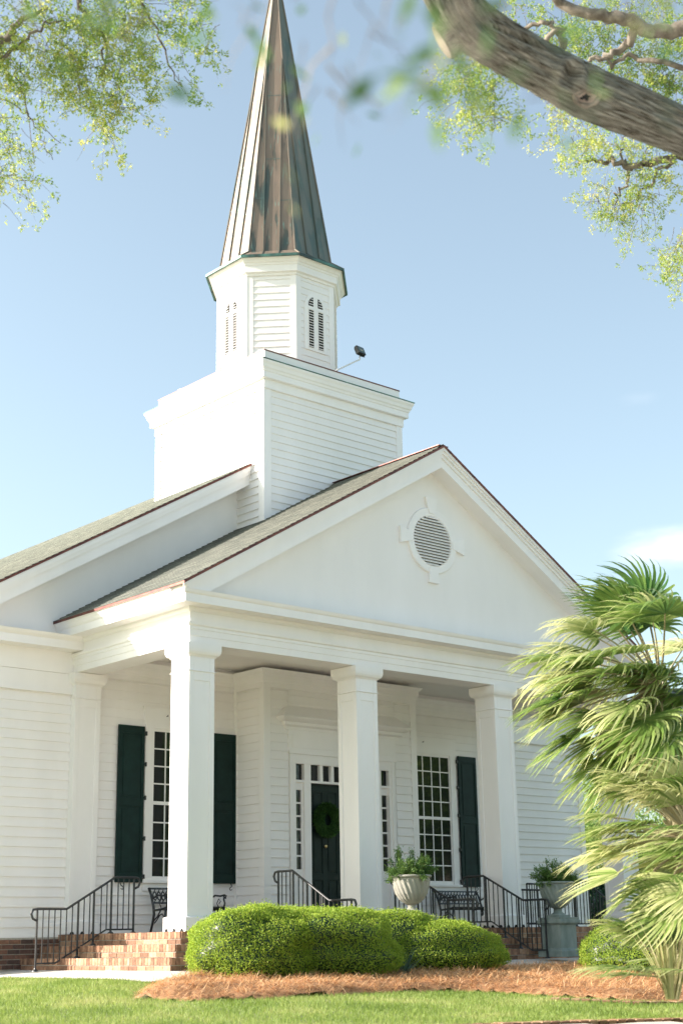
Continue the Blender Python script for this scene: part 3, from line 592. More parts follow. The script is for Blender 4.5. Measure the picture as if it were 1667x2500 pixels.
for i in range(17):
    z = zc_-.43+.86*i/16; hw = math.sqrt(max(.0, .457**2-(z-zc_)**2))
    if hw < .03: continue
    mb = MB(); mb.v += [(-hw, -.0, z-.018), (hw, -.0, z-.018), (hw, .052, z+.031), (-hw, .052, z+.031), (-hw, .01, z-.026), (hw, .01, z-.026), (hw, .055, z+.012), (-hw, .055, z+.012)]
    for q in ((0, 1, 2, 3), (7, 6, 5, 4), (0, 4, 5, 1), (1, 5, 6, 2), (2, 6, 7, 3), (3, 7, 4, 0)): mb.f.append(q); mb.t.append(.5)
    mb.build('louver_slat', M['white'], RV)
mb = MB(); mb.lathe([(0, 0), (.46, 0)], 32); ob = mb.build('vent_backing', M['void'], RV); ob.rotation_euler = (R(90), 0, 0); ob.location = (0, .0285, zc_)
# move slats just in front of the dark backing: pediment wall surface is y=.03
for c in RV.children:
    if c.name.startswith('louver'): c.location = (0, -.032, 0)
# ------------------------------------------------------------------ tower
T, TC = 1.751, 4.296; TY0, TY1 = TC-T, TC+T
mb = MB(); q = [(-T, TY0), (T, TY0), (T, TY1), (-T, TY1)]
for i in range(4): clap(mb, q[i], q[(i+1) % 4], 7.15, 10.37, .1465, .042 if i == 3 else .026)
mb.box(-T+.004, T-.004, TY0+.004, TY1-.004, 6.5, 11.0)
TW = part(mb, 'tower', 'siding')
mb = MB()
for sx in (-1, 1):
    for sy in (-1, 1):
        x = sx*T; y = TC+sy*T; a, c = sorted((x+sx*(.046 if sx < 0 else .03), x-sx*.13)); e, f_ = sorted((y+sy*.03, y-sy*.13)); mb = MB(); mb.box(a, c, e, f_, 7.2, 10.37); mb.build('corner_board', M['white'], TW)
mb = MB(); mb.sweep(q, [(-.03, 10.355), (.055, 10.355), (.055, 10.53), (.12, 10.535), (.13, 10.54), (.13, 10.65), (.145, 10.66), (.155, 10.70), (.175, 10.72), (.19, 10.78), (.215, 10.82), (.22, 10.855), (-.03, 10.86)]); mb.build('cornice', M['white'], TW)
mb = MB(); mb.sweep(q, [(-.06, 10.858), (.228, 10.858), (.23, 10.875), (-.06, 10.89)]); mb.build('cornice_flashing', M['verdigris'], TW)
mb = MB(); mb.sweep(q, [(-.05, 10.87), (.005, 10.87), (.005, 11.13), (-.05, 11.13)]); mb.build('parapet', M['white'], TW)
mb = MB(); mb.sweep(q, [(-.07, 11.13), (.015, 11.13), (.015, 11.152), (-.07, 11.152)]); mb.box(-T+.06, T-.06, TY0+.06, TY1-.06, 10.98, 11.02); mb.build('parapet_cap', M['drip'], TW)
for (x, y, sx, sz) in ((-1.3, 2.95, .3, .22), (1.35, 3.1, .12, .14), (-1.5, 5.6, .14, .2)):
    mb = MB(); z0 = 11.02
    mb.v += [(x-sx*.6, y-sx*.5, z0), (x+sx*.6, y-sx*.5, z0), (x+sx*.6, y+sx*.5, z0), (x-sx*.6, y+sx*.5, z0), (x-sx*.45, y-sx*.3, z0+sz+.08), (x+sx*.45, y-sx*.3, z0+sz+.08), (x+sx*.45, y+sx*.3, z0+sz+.08), (x-sx*.45, y+sx*.3, z0+sz+.08)]
    for f_ in ((0, 3, 2, 1), (4, 5, 6, 7), (0, 1, 5, 4), (1, 2, 6, 5), (2, 3, 7, 6), (3, 0, 4, 7)): mb.f.append(f_); mb.t.append(.5)
    mb.build('roof_vent', M['gray'], TW)
# belfry
A8 = 1.18
def octo(a): t_ = a*math.tan(math.pi/8); return [(x, TC+y) for x, y in ((-a, t_), (-a, -t_), (-t_, -a), (t_, -a), (a, -t_), (a, t_), (t_, a), (-t_, a))]
oc = octo(A8)
mb = MB()
for i in range(8): clap(mb, oc[i], oc[(i+1) % 8], 11.0, 13.3, .1465, .030 if i == 0 else .020)
mb.prism([(p[0]*.996, TC+(p[1]-TC)*.996) for p in oc], 2, 10.9, 13.5)
BF = part(mb, 'belfry', 'siding')
mb = MB()
for i in range(8):
    a = Vector(oc[i]); c = Vector(oc[(i+1) % 8]); d = (c-a).normalized(); nn = Vector((d.y, -d.x))
    for p, dd in ((a, d), (c, -d)):
        o0 = p-dd*.0085; o1 = p+dd*.115; o = .034 if i == 0 else .022
        pl = [o0+nn*o, o1+nn*o, o1-nn*.01, o0-nn*.01]; 
        area = sum(pl[k].x*pl[(k+1) % 4].y-pl[(k+1) % 4].x*pl[k].y for k in range(4))
        if area < 0: pl = pl[::-1]
        mb.prism([tuple(k) for k in pl], 2, 11.0, 13.31+.001*(p is a))
mb.build('corner_board', M['white'], BF)
mb = MB(); mb.sweep(oc, [(-.02, 13.28), (.04, 13.28), (.05, 13.32), (.085, 13.335), (.10, 13.34), (.10, 13.475), (.115, 13.485), (.125, 13.52), (.15, 13.535), (.17, 13.57), (.20, 13.60), (.21, 13.625), (-.02, 13.63)]); mb.build('cornice', M['white'], BF)
for k in range(4):   # louvred lancet pairs on the four main faces
    Rm = Matrix.Translation((0, TC, 0)) @ Matrix.Rotation(k*math.pi/2, 4, 'Z'); y = -A8
    fr = MB(); n = 14; hw = .285; za, zs, zt_ = 11.73, 12.62, 12.99
    def arch(hw, zs, h, n=14): return [(hw, zs)]+[(hw*math.cos(t_)**.9 if t_ < math.pi/2 else -hw*abs(math.cos(t_))**.9, zs+h*math.sin(t_)) for t_ in [math.pi*i/n for i in range(1, n)]]+[(-hw, zs)]
    outer = [(-hw, za), (hw, za)]+arch(hw, zs, zt_-zs)
    fr.prism(outer, 1, y-.034, y+.0); f_ = fr.build('louvered_window', M['white'], BF); f_.matrix_local = Rm
    lv = MB(); 
    for s in (-1, 1):
        xa, xb = (s*.06, s*.19) if s > 0 else (-.19, -.06)
        lv.box(xa, xb, y-.036, y-.03, 11.79, 12.60)
        pl = [(s*.06, 12.69), (s*.19, 12.69)]+[(s*(.06+.13*math.cos(t_)), 12.69+.2*math.sin(t_)) for t_ in [math.pi/2*i/6 for i in range(1, 7)]]
        lv.prism(pl if s > 0 else pl[::-1], 1, y-.036, y-.03)
    o = lv.build('opening', M['void'], BF); o.matrix_local = Rm
    sl = MB()
    for s in (-1, 1):
        xa, xb = (.06, .19) if s > 0 else (-.19, -.06)
        z = 11.80
        while z < 12.88:
            if not (12.565 < z < 12.68):
                lim = .13 if z < 12.6 else .13*math.sqrt(max(0, 1-((z-12.68)/.2)**2)); a, c = sorted((s*.06, s*(.06+lim)))
                if c-a > .02:
                    sl.v += [(a, y-.062, z), (c, y-.062, z), (c, y-.038, z+.021), (a, y-.038, z+.021), (a, y-.056, z-.008), (c, y-.056, z-.008)]; b0 = len(sl.v)-6
                    sl.f += [(b0, b0+1, b0+2, b0+3), (b0+4, b0+5, b0+1, b0)]; sl.t += [.5, .5]
            z += .0575
        for q_ in ((xa-.012, xa), (xb, xb+.012)): sl.box(q_[0], q_[1], y-.05, y-.034, 11.78, 12.61)
        sl.box(xa-.012, xb+.012, y-.05, y-.034, 12.612, 12.63)
    o = sl.build('louver_slats', M['white'], BF); o.matrix_local = Rm
# spire
SPB, SPZ, APZ = 1.145, 13.86, 21.45
mb = MB(); e0, e1, top = octo(1.425), octo(SPB), octo(.012)
n = 26
rings = [(octo(1.425), 13.615), (octo(1.43), 13.645), (octo(SPB), SPZ)]
for k in range(1, n+1):
    s_ = 1-k/n; rings.append((octo(max(SPB*s_, .012)), SPZ+(APZ-SPZ)*k/n))
b0 = 0
for rg, z in rings: mb.v += [(p[0], p[1], z) for p in rg]
for i in range(len(rings)-1):
    for j in range(8): j2 = (j+1) % 8; mb.f.append((i*8+j, i*8+j2, (i+1)*8+j2, (i+1)*8+j)); mb.t.append((0, .0, .6, .7, .7, .3, .1, .1)[j])  # facets turned from the sun painted teal, standing for reflected sky
mb.f.append(tuple(range(8))[::-1]); mb.t.append(.5)
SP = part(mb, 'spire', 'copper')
mb = MB(); mb.sweep(octo(1.43), [(-.02, 13.6), (.008, 13.6), (.008, 13.655), (-.02, 13.655)]); mb.build('spire_eave_edge', M['verdigris'], SP)
t8 = math.tan(math.pi/8)
for j in range(8):
    Rm = Matrix.Translation((0, TC, 0)) @ Matrix.Rotation(j*math.pi/4, 4, 'Z')
    def PT(x, a, z, o=0.012): return Rm @ Vector((x, -(a+o), z))
    h = MB(); pts = [PT(-1.43*t8, 1.43, 13.645, .004), PT(-SPB*t8, SPB, SPZ)]+[PT(-SPB*(1-k/12)*t8, SPB*(1-k/12), SPZ+(APZ-SPZ)*k/12) for k in range(1, 12)]
    h.tube(pts, .016, 5); h.t = [.2]*len(h.t); h.build('hip_seam', M['copper'], SP)
    for x in (-.165, .165):
        kmax = 1-abs(x)/(SPB*t8); h = MB(); m_ = []
        for k in range(9):
            f_ = kmax*k/8; a = SPB*(1-f_); z = SPZ+(APZ-SPZ)*f_; m_.append((a, z))
        # a standing seam: thin upright fin
        for (a, z), (a2, z2) in zip(m_[:-1], m_[1:]):
            p = [PT(x-.005, a, z, 0), PT(x+.005, a, z, 0), PT(x+.005, a, z, .032), PT(x-.005, a, z, .032)]; r_ = [PT(x-.005, a2, z2, 0), PT(x+.005, a2, z2, 0), PT(x+.005, a2, z2, .032), PT(x-.005, a2, z2, .032)]
            b0 = len(h.v); h.v += [tuple(k) for k in p+r_]
            for q_ in ((0, 4, 7, 3), (3, 7, 6, 2), (2, 6, 5, 1)): h.f.append(tuple(b0+i for i in q_)); h.t.append(.5)
        p0, p1 = PT(x, 1.43, 13.65, .004), PT(x, SPB, SPZ, .016); h.tube([p0, p1], .008, 4)
        h.build('standing_seam', M['copper'], SP)
mb = MB()
for j in range(8):
    Rm = Matrix.Translation((0, TC, 0)) @ Matrix.Rotation(j*math.pi/4, 4, 'Z')
    for (f_, xa, xb) in ((.30, -.15, .15), (.17, -.40, -.17), (.13+.03*(j % 3), .17, .38), (.52, -.15, .15)):
        a = SPB*(1-f_); z = SPZ+(APZ-SPZ)*f_; xa = max(xa, -a*t8); xb = min(xb, a*t8)
        if xb-xa > .05: mb = MB(); mb.face([Rm @ Vector((xa, -a-.004, z)), Rm @ Vector((xb, -a-.004, z)), Rm @ Vector((xb, -a-.0015, z+.03)), Rm @ Vector((xa, -a-.0015, z+.03))]); mb.build('lap_joint', M['copper'], SP)
# floodlight on the tower
fl = thing('floodlight', 'black floodlight on a white arm leaning out above the tower parapet', 'floodlight', (.02, 2.6, 11.15))
mb = MB(); mb.tube([(-.02, 0, -.03), (.1, 0, .06), (.64, -.02, .40), (.70, -.02, .43), (.705, -.02, .50)], .016, 8); mb.build('arm', M['wmetal'], fl, smooth=True)
mb = MB(); mb.tube([(.62, -.03, .63), (.62, -.05, .52), (.71, -.05, .50), (.80, -.05, .50), (.80, -.03, .61)], .01, 6); mb.build('bracket', M['iron'], fl)
fm = Matrix.Translation((.71, -.03, .62)) @ Matrix.Rotation(R(8), 4, 'Z') @ Matrix.Rotation(R(-22), 4, 'X')
mb = MB(); mb.box(-.11, .11, -.03, .04, -.09, .09, m=fm); 
for k in range(6): mb.box(-.09+k*.034, -.08+k*.034, .04, .065, -.08, .08, m=fm)
mb.build('housing', M['iron'], fl)
mb = MB(); mb.box(-.085, .085, -.034, -.0295, -.065, .065, m=fm); mb.build('lens', M['lamp'], fl)
mb = MB(); mb.box(-.045, .045, -.038, -.0345, -.03, .01, m=fm); mb.build('chip', M['stone2'], fl)
# small round fitting in the porch ceiling
mb = MB(); mb.lathe([(0, 0), (.16, 0), (.17, .03), (.17, .045), (0, .045)], 24, (1.0, 1.2, 5.045)); part(mb, 'ceiling_light', 'white', smooth=True)
# ------------------------------------------------------------------ brick base and steps
mb = MB(); bd = MB()
def bricks(p0, p1, z0, rows, matb, rowlock_top=False, zt_=None):
    a = Vector(p0); c = Vector(p1); L = (c-a).length; d = (c-a)/L; ang = math.atan2(d.y, d.x); z = z0
    for r_ in range(rows):
        u = -random.random()*.05-(.1 if r_ % 2 else 0)
        while u < L-.01:
            u0 = max(u, 0); u1 = min(u+.194, L); 
            if u1-u0 > .015:
                m_ = Matrix.Translation((a.x, a.y, z)) @ Matrix.Rotation(ang, 4, 'Z'); matb.box(u0, u1, -.004-random.random()*.003, .05, .0, .062, random.random(), m_)
            u += .204
        z += .0745
    if rowlock_top:
        m_ = Matrix.Translation((a.x, a.y, z)) @ Matrix.Rotation(ang, 4, 'Z'); n = int(L/.074); s_ = L/n
        for i in range(n): matb.box(i*s_+.004, (i+1)*s_-.004, -.012-random.random()*.003, .19, 0, zt_-z, random.random(), m_)
nb = 6
bricks((-7.7, D-.03), (-5.3, D-.03), .02, 6, mb); bricks((5.3, D-.03), (7.7, D-.03), .02, 6, mb); bricks((-7.72, 30), (-7.72, D-.03), .02, 6, mb)
bd.box(-7.68, -5.3, D-.025, D+.2, -.3, .483); bd.box(5.3, 7.68, D-.025, D+.2, -.3, .483); bd.box(-7.70, -7.6, D-.02, 30, -.3, .483)
FB = part(mb, 'foundation', 'brickdark'); bd.build('mortar', M['mortar'], FB)
mb = MB(); bd = MB()
for i, (xs, ys) in enumerate(((5.96, -.684), (5.63, -.335), (5.30, .018))):
    z0 = i*.1733; z1 = z0+.1733
    for p0, p1 in (((-xs, D), (-xs, ys)), ((-xs, ys), (xs, ys)), ((xs, ys), (xs, D))): bricks(p0, p1, z0+.006, 1, mb, True, z1)
    bd.box(-xs+.002, xs-.002, ys+.002, D, -.25 if i == 0 else z0, z1-.006)
mm_ = MB()
x = -5.1
while x < 5.1:
    y = .21
    while y < D-.02:
        mb.box(x+.004, min(x+.196, 5.1), y+.004, min(y+.094, D-.01), .505, ZF-.001, random.random()); y += .1
    x += .204
ST = part(mb, 'porch_steps', 'brick'); bd.build('mortar', M['mortar'], ST)
# ------------------------------------------------------------------ iron railings
def railing(name, label, org, rz, path_top, path_bot, posts, nbal, group='iron handrails on the porch steps', curls=(True, True)):
    """2d profile along local +x; z up"""
    o = thing(name, label, 'railing', org, group, rz)
    T_ = [Vector((a, 0, z)) for a, z in path_top]; pts = list(T_)
    mb = MB()
    if curls[0]: pts = [T_[0]+Vector((-.0, 0, -.17)), T_[0]+Vector((-.07, 0, -.14)), T_[0]+Vector((-.10, 0, -.07)), T_[0]+Vector((-.07, 0, -.01))]+pts
    if curls[1]: pts = pts+[T_[-1]+Vector((.07, 0, -.01)), T_[-1]+Vector((.10, 0, -.07)), T_[-1]+Vector((.07, 0, -.14)), T_[-1]+Vector((.0, 0, -.17))]
    mb.tube(pts, .018, 8); mb.build('handrail', M['iron'], o, smooth=True)
    B_ = path_bot; mb = MB()
    for (a, z), (a2, z2) in zip(B_[:-1], B_[1:]): mb.tube([(a, 0, z), (a2, 0, z2)], .012, 4)
    mb.build('bottom_rail', M['iron'], o)
    def zi(path, x):
        for (a, z), (a2, z2) in zip(path[:-1], path[1:]):
            if a-1e-6 <= x <= a2+1e-6: return z+(z2-z)*(x-a)/(a2-a) if a2 > a else z
        return path[-1][1]
    for x, zf in posts:
        mb = MB(); mb.box(x-.012, x+.012, -.012, .012, zf, zi(path_top, x)); mb.lathe([(.05, 0), (.045, .012), (.02, .03), (.014, .05)], 12, (x, 0, zf)); mb.build('post', M['iron'], o)
    x0, x1 = path_bot[0][0], path_bot[-1][0]
    for k in range(1, nbal):
        x = x0+(x1-x0)*k/nbal
        if any(abs(x-p[0]) < .035 for p in posts): continue
        mb = MB(); mb.box(x-.0065, x+.0065, -.0065, .0065, zi(path_bot, x), zi(path_top, x)); mb.build('baluster', M['iron'], o)
    return o
# left steps: runs along +x from the path up to the porch
railing('railing', 'black iron stair railing at far left, in front of the white pilaster', (-6.38, 2.15, .0), 0,
        [(0, .885), (.50, .885), (1.35, 1.36), (1.70, 1.36)], [(0, .11), (.33, .11), (1.2, .58), (1.70, .58)], [(0, .0), (.70, .175), (.97, .35), (1.28, .52), (1.69, .52)], 17)
railing('railing', 'black iron stair railing in front of the dark door, between the first two columns', (-3.15, -1.21, .0), R(90),
        [(0, .93), (.49, .93), (1.35, 1.40), (1.70, 1.40)], [(0, .12), (.33, .12), (1.2, .61), (1.70, .61)], [(0, -.02), (.65, .175), (1.0, .35), (1.33, .52), (1.69, .52)], 17)
railing('railing', 'black iron stair railing behind the pale planter urn', (-.5, -1.12, .0), R(90),
        [(0, .95), (.52, .95), (1.42, 1.40), (1.8, 1.40)], [(0, .12), (.33, .12), (1.3, .62), (1.8, .62)], [(0, -.0), (.57, .175), (.90, .35), (1.25, .52), (1.79, .52)], 17)
railing('railing', 'black iron stair railing just left of the grey-green pedestal', (1.13, -1.17, .02), R(90),
        [(0, .93), (.47, .93), (1.35, 1.36), (1.75, 1.36)], [(0, .13), (.33, .13), (1.2, .60), (1.75, .60)], [(0, .0), (.57, .155), (.90, .33), (1.3, .50), (1.74, .50)], 17)
railing('railing', 'black iron stair railing at the right end of the porch, partly behind palm leaves', (6.45, 1.2, .0), R(180),
        [(0, .885), (.50, .885), (1.35, 1.38), (1.75, 1.38)], [(0, .11), (.33, .11), (1.2, .58), (1.75, .58)], [(0, .0), (.70, .175), (.97, .35), (1.28, .52), (1.74, .52)], 18)
railing('railing', 'low level iron guard rail behind the grey-green urn, right of the third column', (3.15, 1.2, ZF), 0,
        [(0, .68), (1.6, .68)], [(0, .08), (1.6, .08)], [(0, 0), (.8, 0), (1.6, 0)], 15, curls=(False, False))
railing('railing', 'iron guard rail at the far right of the porch beside the dark shrub', (4.95, 2.6, ZF), 0,
        [(0, .86), (.3, .86)], [(0, .08), (.3, .08)], [(0, 0), (.3, 0)], 4, curls=(False, False))
# ------------------------------------------------------------------ garden benches
def bench(cx, label):
    o = thing('garden_bench', label, 'bench', (cx, 2.55, ZF), 'cast iron benches on the porch')
    for s in (-1, 1):
        mb = MB(); x = s*.58
        def q(l, r_): mb.tube([(x, a, z) for a, z in l], r_, 6)
        q([(.50, 0), (.44, .15), (.40, .30), (.42, .42), (.50, .62), (.56, .72)], [.018, .02, .022, .022, .02, .024])
        q([(.06, 0), (.05, .12), (.09, .25), (.06, .40)], [.02, .016, .018, .02])
        q([(.40, .36), (.2, .37), (.05, .40), (-.01, .385), (-.02, .36)], .018)
        q([(.44, .55), (.3, .60), (.15, .585), (.04, .60), (-.01, .58), (.01, .55), (.04, .56)], .016)
        q([(.05, .40), (.03, .47), (.06, .53), (.05, .59)], .014)
        q([(.40, .2), (.30, .26), (.24, .33), (.2, .37)], .012); q([(.1, .24), (.17, .30), (.24, .28), (.3, .22), (.38, .16)], .01)
        q([(.2, .4), (.25, .47), (.2, .54), (.15, .5), (.19, .46)], .009)
        mb.build('end_frame', M['iron'], o, smooth=True)
    for k in range(7):
        mb = MB(); y = .03+k*.055; mb.box(-.57, .57, y, y+.04, .395-.006*k, .413-.006*k); mb.build('seat_slat', M['iron'], o)
    mb = MB(); mt = Matrix.Translation((0, .46, .44)) @ Matrix.Rotation(R(-16), 4, 'X')
    for z in (.03, .27): mb.box(-.57, .57, -.012, .012, z, z+.025, m=mt)
    for k in range(13):
        x = -.5+k*.083
        pts = [mt @ Vector((x+.035*math.cos(t_), 0, .16+.06*math.sin(t_)*1.2)) for t_ in [2*math.pi*i/8 for i in range(9)]]; mb.tube(pts, .011, 5)
        mb.tube([mt @ Vector((x-.03, 0, .05)), mt @ Vector((x+.03, 0, .12))], .01, 4); mb.tube([mt @ Vector((x+.03, 0, .28)), mt @ Vector((x-.02, 0, .2))], .012, 4)
    mb.build('back_panel', M['iron'], o)
    return o
bench(-3.18, 'black cast iron bench under the left window, behind the corner column')
bench(3.43, 'black cast iron bench under the right window, behind the stair railing')
# ------------------------------------------------------------------ wreath
n = 4200; th = rng.uniform(0, 6.283, n); ph = rng.uniform(0, 6.283, n); rr = .19+.085*np.cos(ph)
C_ = np.stack([rr*np.cos(th), -.03+.06*np.sin(ph), rr*np.sin(th)], 1); Dv = np.stack([np.cos(th+.9)*np.abs(np.cos(ph))+rng.normal(0, .4, n), np.sin(ph)*.6-.3+rng.normal(0, .3, n), np.sin(th+.9)+rng.normal(0, .4, n)], 1)
V = leafquads(C_, Dv, rng.normal(0, 1, (n, 3)), rng.uniform(.04, .085, n), .014)
o = quads('wreath', V, M['fern'], tint=np.clip(rng.normal(.05, .2, n), 0, 1)); o.location = (-.39, VY+.03, 2.425); tag(o, 'round dark green wreath hanging on the dark front door', 'wreath')
# ------------------------------------------------------------------ urns on pedestals
def plant(loc, label, col='fern', r_=.26, seed=1, flip=1):
    g_ = np.random.default_rng(seed); Vs = []; Ts = []; mbs = MB()
    for k in range(46):
        a = g_.uniform(0, 6.283); el = g_.uniform(.05, 1.3); L = g_.uniform(.6, 1)*r_*(1.1+.35*(math.cos(a-1.0*flip) > .3)); d0 = np.array([math.cos(a)*math.cos(el), math.sin(a)*math.cos(el), math.sin(el)*.95])
        p = np.array([math.cos(a)*.08, math.sin(a)*.08, 0.]); d = d0.copy(); ln = [p.copy()]
        for s_ in range(6): d = d+g_.normal(0, .16, 3); d /= np.linalg.norm(d); p = p+d*L/6; ln.append(p.copy())
        mbs.tube([tuple(q) for q in ln], [.006-.0008*i for i in range(7)], 4)
        m_ = 300; u = g_.uniform(.05, 1, m_)*6; i = np.minimum(u.astype(int), 5); LN = np.array(ln); P = LN[i]+(LN[i+1]-LN[i])*(u-i)[:, None]; P = P+g_.normal(0, .022, (m_, 3))
        Dv = (LN[-1]-LN[0])/L+g_.normal(0, .75, (m_, 3)); Vs.append(leafquads(P, Dv, g_.normal(0, 1, (m_, 3)), g_.uniform(.022, .05, m_), .012)); Ts.append(np.clip(g_.normal(.5, .25, m_)+.3*(u/6-.5), 0, 1))
    o = thing('potted_juniper', label, 'plant', loc, 'junipers in the porch urns'); quads('foliage', np.concatenate(Vs), M[col], o, np.concatenate(Ts)); mbs.build('stems', M['twig'], o); return o
def urn(x, y, z, mname, lab1, lab2, lab3, zp, seed):
    o = thing('pedestal', lab1, 'pedestal', (x, y, z), 'stone pedestals of the porch urns'); mb = MB()
    hw = .215
    def S2(h): return sq(-h, h, -h, h)
    mb.sweep(S2(.2), [(-.05, 0), (.055, 0), (.055, .09), (.03, .115), (.02, .125), (0, .135), (0, .50), (.015, .505), (.03, .52), (.055, .53), (.055, .575), (.04, .58), (.04, zp), (-.05, zp)]); mb.box(-.16, .16, -.16, .16, 0, zp); mb.build('block', M[mname], o, bevel=.004)
    u = thing('planter_urn', lab2, 'urn', (x, y, z+zp+.002), 'fluted planter urns by the porch steps')
    f = MB(); f.box(-.14, .14, -.14, .14, 0, .035); f.lathe([(0, .035), (.13, .035), (.12, .05), (.08, .075), (.06, .10), (.06, .125), (.085, .14), (.0, .14)], 32); f.build('foot', M[mname], u, smooth=False)
    bz = .135; prof = [(.05, bz), (.12, bz+.025), (.19, bz+.08), (.24, bz+.16), (.268, bz+.25), (.282, bz+.33), (.287, bz+.395)]
    def fl_(th, s_): return .028*math.cos(22*(th+.55*s_)) if s_ < .93 else 0
    pf = []
    for i in range(len(prof)-1):
        for k in range(4): t_ = k/4; pf.append((prof[i][0]*(1-t_)+prof[i+1][0]*t_, prof[i][1]*(1-t_)+prof[i+1][1]*t_))
    pf.append(prof[-1]); f = MB(); f.lathe(pf, 176, flute=fl_); f.build('bowl', M[mname], u, smooth=True)
    f = MB(); f.lathe([(.27, bz+.385), (.30, bz+.395), (.315, bz+.41), (.315, bz+.425), (.30, bz+.435), (.28, bz+.435), (.27, bz+.41), (.26, bz+.38), (0, bz+.37)], 48); f.build('rim', M[mname], u, smooth=True)
    plant((x, y, z+zp+bz+.40), lab3, 'fern', .33, seed)
urn(1.42, -1.2, .04, 'stone', 'grey-green square stone pedestal standing on the path at right', 'grey-green fluted urn on the free-standing pedestal, right of the stairs', 'feathery dark juniper in the grey-green urn at right', .62, 3)
urn(-1.93, -1.2, .10, 'stone2', 'stone pedestal hidden behind the clipped hedge', 'pale cream fluted urn standing behind the clipped hedge', 'bright feathery juniper in the pale urn behind the hedge', .62, 4)
# ------------------------------------------------------------------ clipped shrubs
def shrub(name, label, c, rx, ry, h, nleaf, seed, lump=.10, matn='box', leaf=.020, cat='shrub', group='clipped boxwood mounds', rz=0, pw=2.6):
    g_ = np.random.default_rng(seed); o = thing(name, label, cat, c, group, rz)
    def rad(u):
        v_ = Vector(u)*1.7+Vector((seed*3.1, 0, 0)); v2 = Vector(u)*5+Vector((0, seed, 0)); return 1+lump*noise.noise(v_)*1.6+.035*noise.noise(v2)*1.5
    def surf(U):
        ux, uy, uz = U[:, 0], U[:, 1], U[:, 2]
        k = (np.abs(ux)**pw+np.abs(uy)**pw+np.abs(uz)**pw)**(-1/pw)
        rr = np.array([rad(tuple(q)) for q in U])*k
        P = np.stack([ux*rr*rx, uy*rr*ry, h*.42+uz*rr*h*.58], 1); P[:, 2] = np.maximum(P[:, 2], .0); return P
    U = g_.normal(0, 1, (nleaf, 3)); U /= np.linalg.norm(U, axis=1, keepdims=True); U[:, 2] = np.where(U[:, 2] < -.72, -U[:, 2], U[:, 2]); P = surf(U)
    Nn = np.stack([U[:, 0]/rx, U[:, 1]/ry, U[:, 2]/(h*.58)], 1); Nn /= np.linalg.norm(Nn, axis=1, keepdims=True)
    P = P-Nn*(g_.uniform(0, 1, nleaf)**1.5*.09)[:, None]+Nn*(g_.uniform(0, 1, nleaf) > .92)[:, None]*g_.uniform(0, .055, nleaf)[:, None]
    Dv = Nn*.7+g_.normal(0, .8, (nleaf, 3)); NN = Nn+g_.normal(0, .6, (nleaf, 3))
    tint = np.clip(g_.normal(.5, .2, nleaf), 0, 1); quads('foliage', leafquads(P, Dv, NN, g_.uniform(leaf*.8, leaf*1.5, nleaf), leaf*.75), M[matn], o, tint)
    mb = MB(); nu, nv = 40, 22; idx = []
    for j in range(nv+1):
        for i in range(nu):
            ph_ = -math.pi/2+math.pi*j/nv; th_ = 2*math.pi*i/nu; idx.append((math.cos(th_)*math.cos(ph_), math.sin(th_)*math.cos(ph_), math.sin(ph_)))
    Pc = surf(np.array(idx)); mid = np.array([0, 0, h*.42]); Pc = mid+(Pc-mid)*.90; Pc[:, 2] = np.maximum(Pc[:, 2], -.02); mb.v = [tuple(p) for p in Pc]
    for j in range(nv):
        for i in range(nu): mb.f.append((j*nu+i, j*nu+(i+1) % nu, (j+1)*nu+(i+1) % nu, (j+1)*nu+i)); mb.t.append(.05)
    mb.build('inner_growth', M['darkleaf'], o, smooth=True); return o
def gz(x, y): return (x, y, G(x, y))
shrub('boxwood_shrub', 'clipped green boxwood mound at the left end of the row, its left side sunlit', gz(-5.90, -2.36), .86, .70, .90, 48000, 1, .10, rz=R(-40), pw=2.25)
shrub('boxwood_shrub', 'broad clipped boxwood mound with a shaded front, second from the left', gz(-5.08, -2.42), 1.28, .80, .90, 60000, 2, .10, rz=R(-40), pw=2.3)
shrub('boxwood_shrub', 'clipped boxwood mound just below the pale urn', gz(-3.40, -2.05), 1.15, .62, .87, 40000, 3, .12, rz=R(-30), pw=2.0)
shrub('boxwood_shrub', 'rounded boxwood mound at the right end of the hedge row, beside the blue-green blades', gz(-2.80, -2.55), .98, .66, .72, 44000, 4, .10, rz=R(-40), pw=2.1)
shrub('boxwood_shrub', 'round yellow-green boxwood under the palm leaves at the right edge', gz(-.02, -4.0), .95, .8, .74, 34000, 5)
# blue-green blade clump between the mounds
def blades(name, label, c, n, Lr, wd, seed, spread, matn, droop=.5, cat='plant'):
    g_ = np.random.default_rng(seed); Vs = []; Ts = []
    for k in range(n):
        a = g_.uniform(0, 6.283); L = g_.uniform(*Lr); lean = g_.uniform(.05, spread); t0 = np.clip(g_.normal(.5, .25), 0, 1); p = np.array([math.cos(a), math.sin(a), 0])*g_.uniform(0, .07); sd = np.array([-math.sin(a), math.cos(a), 0.])
        pts = []
        for i in range(6): u = i/5; pts.append(p+np.array([math.cos(a)*math.sin(lean)*u+math.cos(a)*droop*u*u*lean*.5, math.sin(a)*math.sin(lean)*u+math.sin(a)*droop*u*u*lean*.5, math.cos(lean)*u-droop*.35*lean*u*u])*L)
        for i in range(5):
            w0, w1 = wd*(1-(i/5)**2)*.5, wd*(1-((i+1)/5)**2)*.5; Vs.append([pts[i]-sd*w0, pts[i]+sd*w0, pts[i+1]+sd*w1, pts[i+1]-sd*w1]); Ts.append(t0)
    o = quads(name, np.array(Vs), M[matn], tint=np.array(Ts)); o.location = c; tag(o, label, cat); return o
blades('iris_clump', 'clump of narrow blue-green blades in the gap between boxwood mounds', gz(-4.0, -3.1), 110, (.3, .55), .02, 11, 1.0, 'iris')
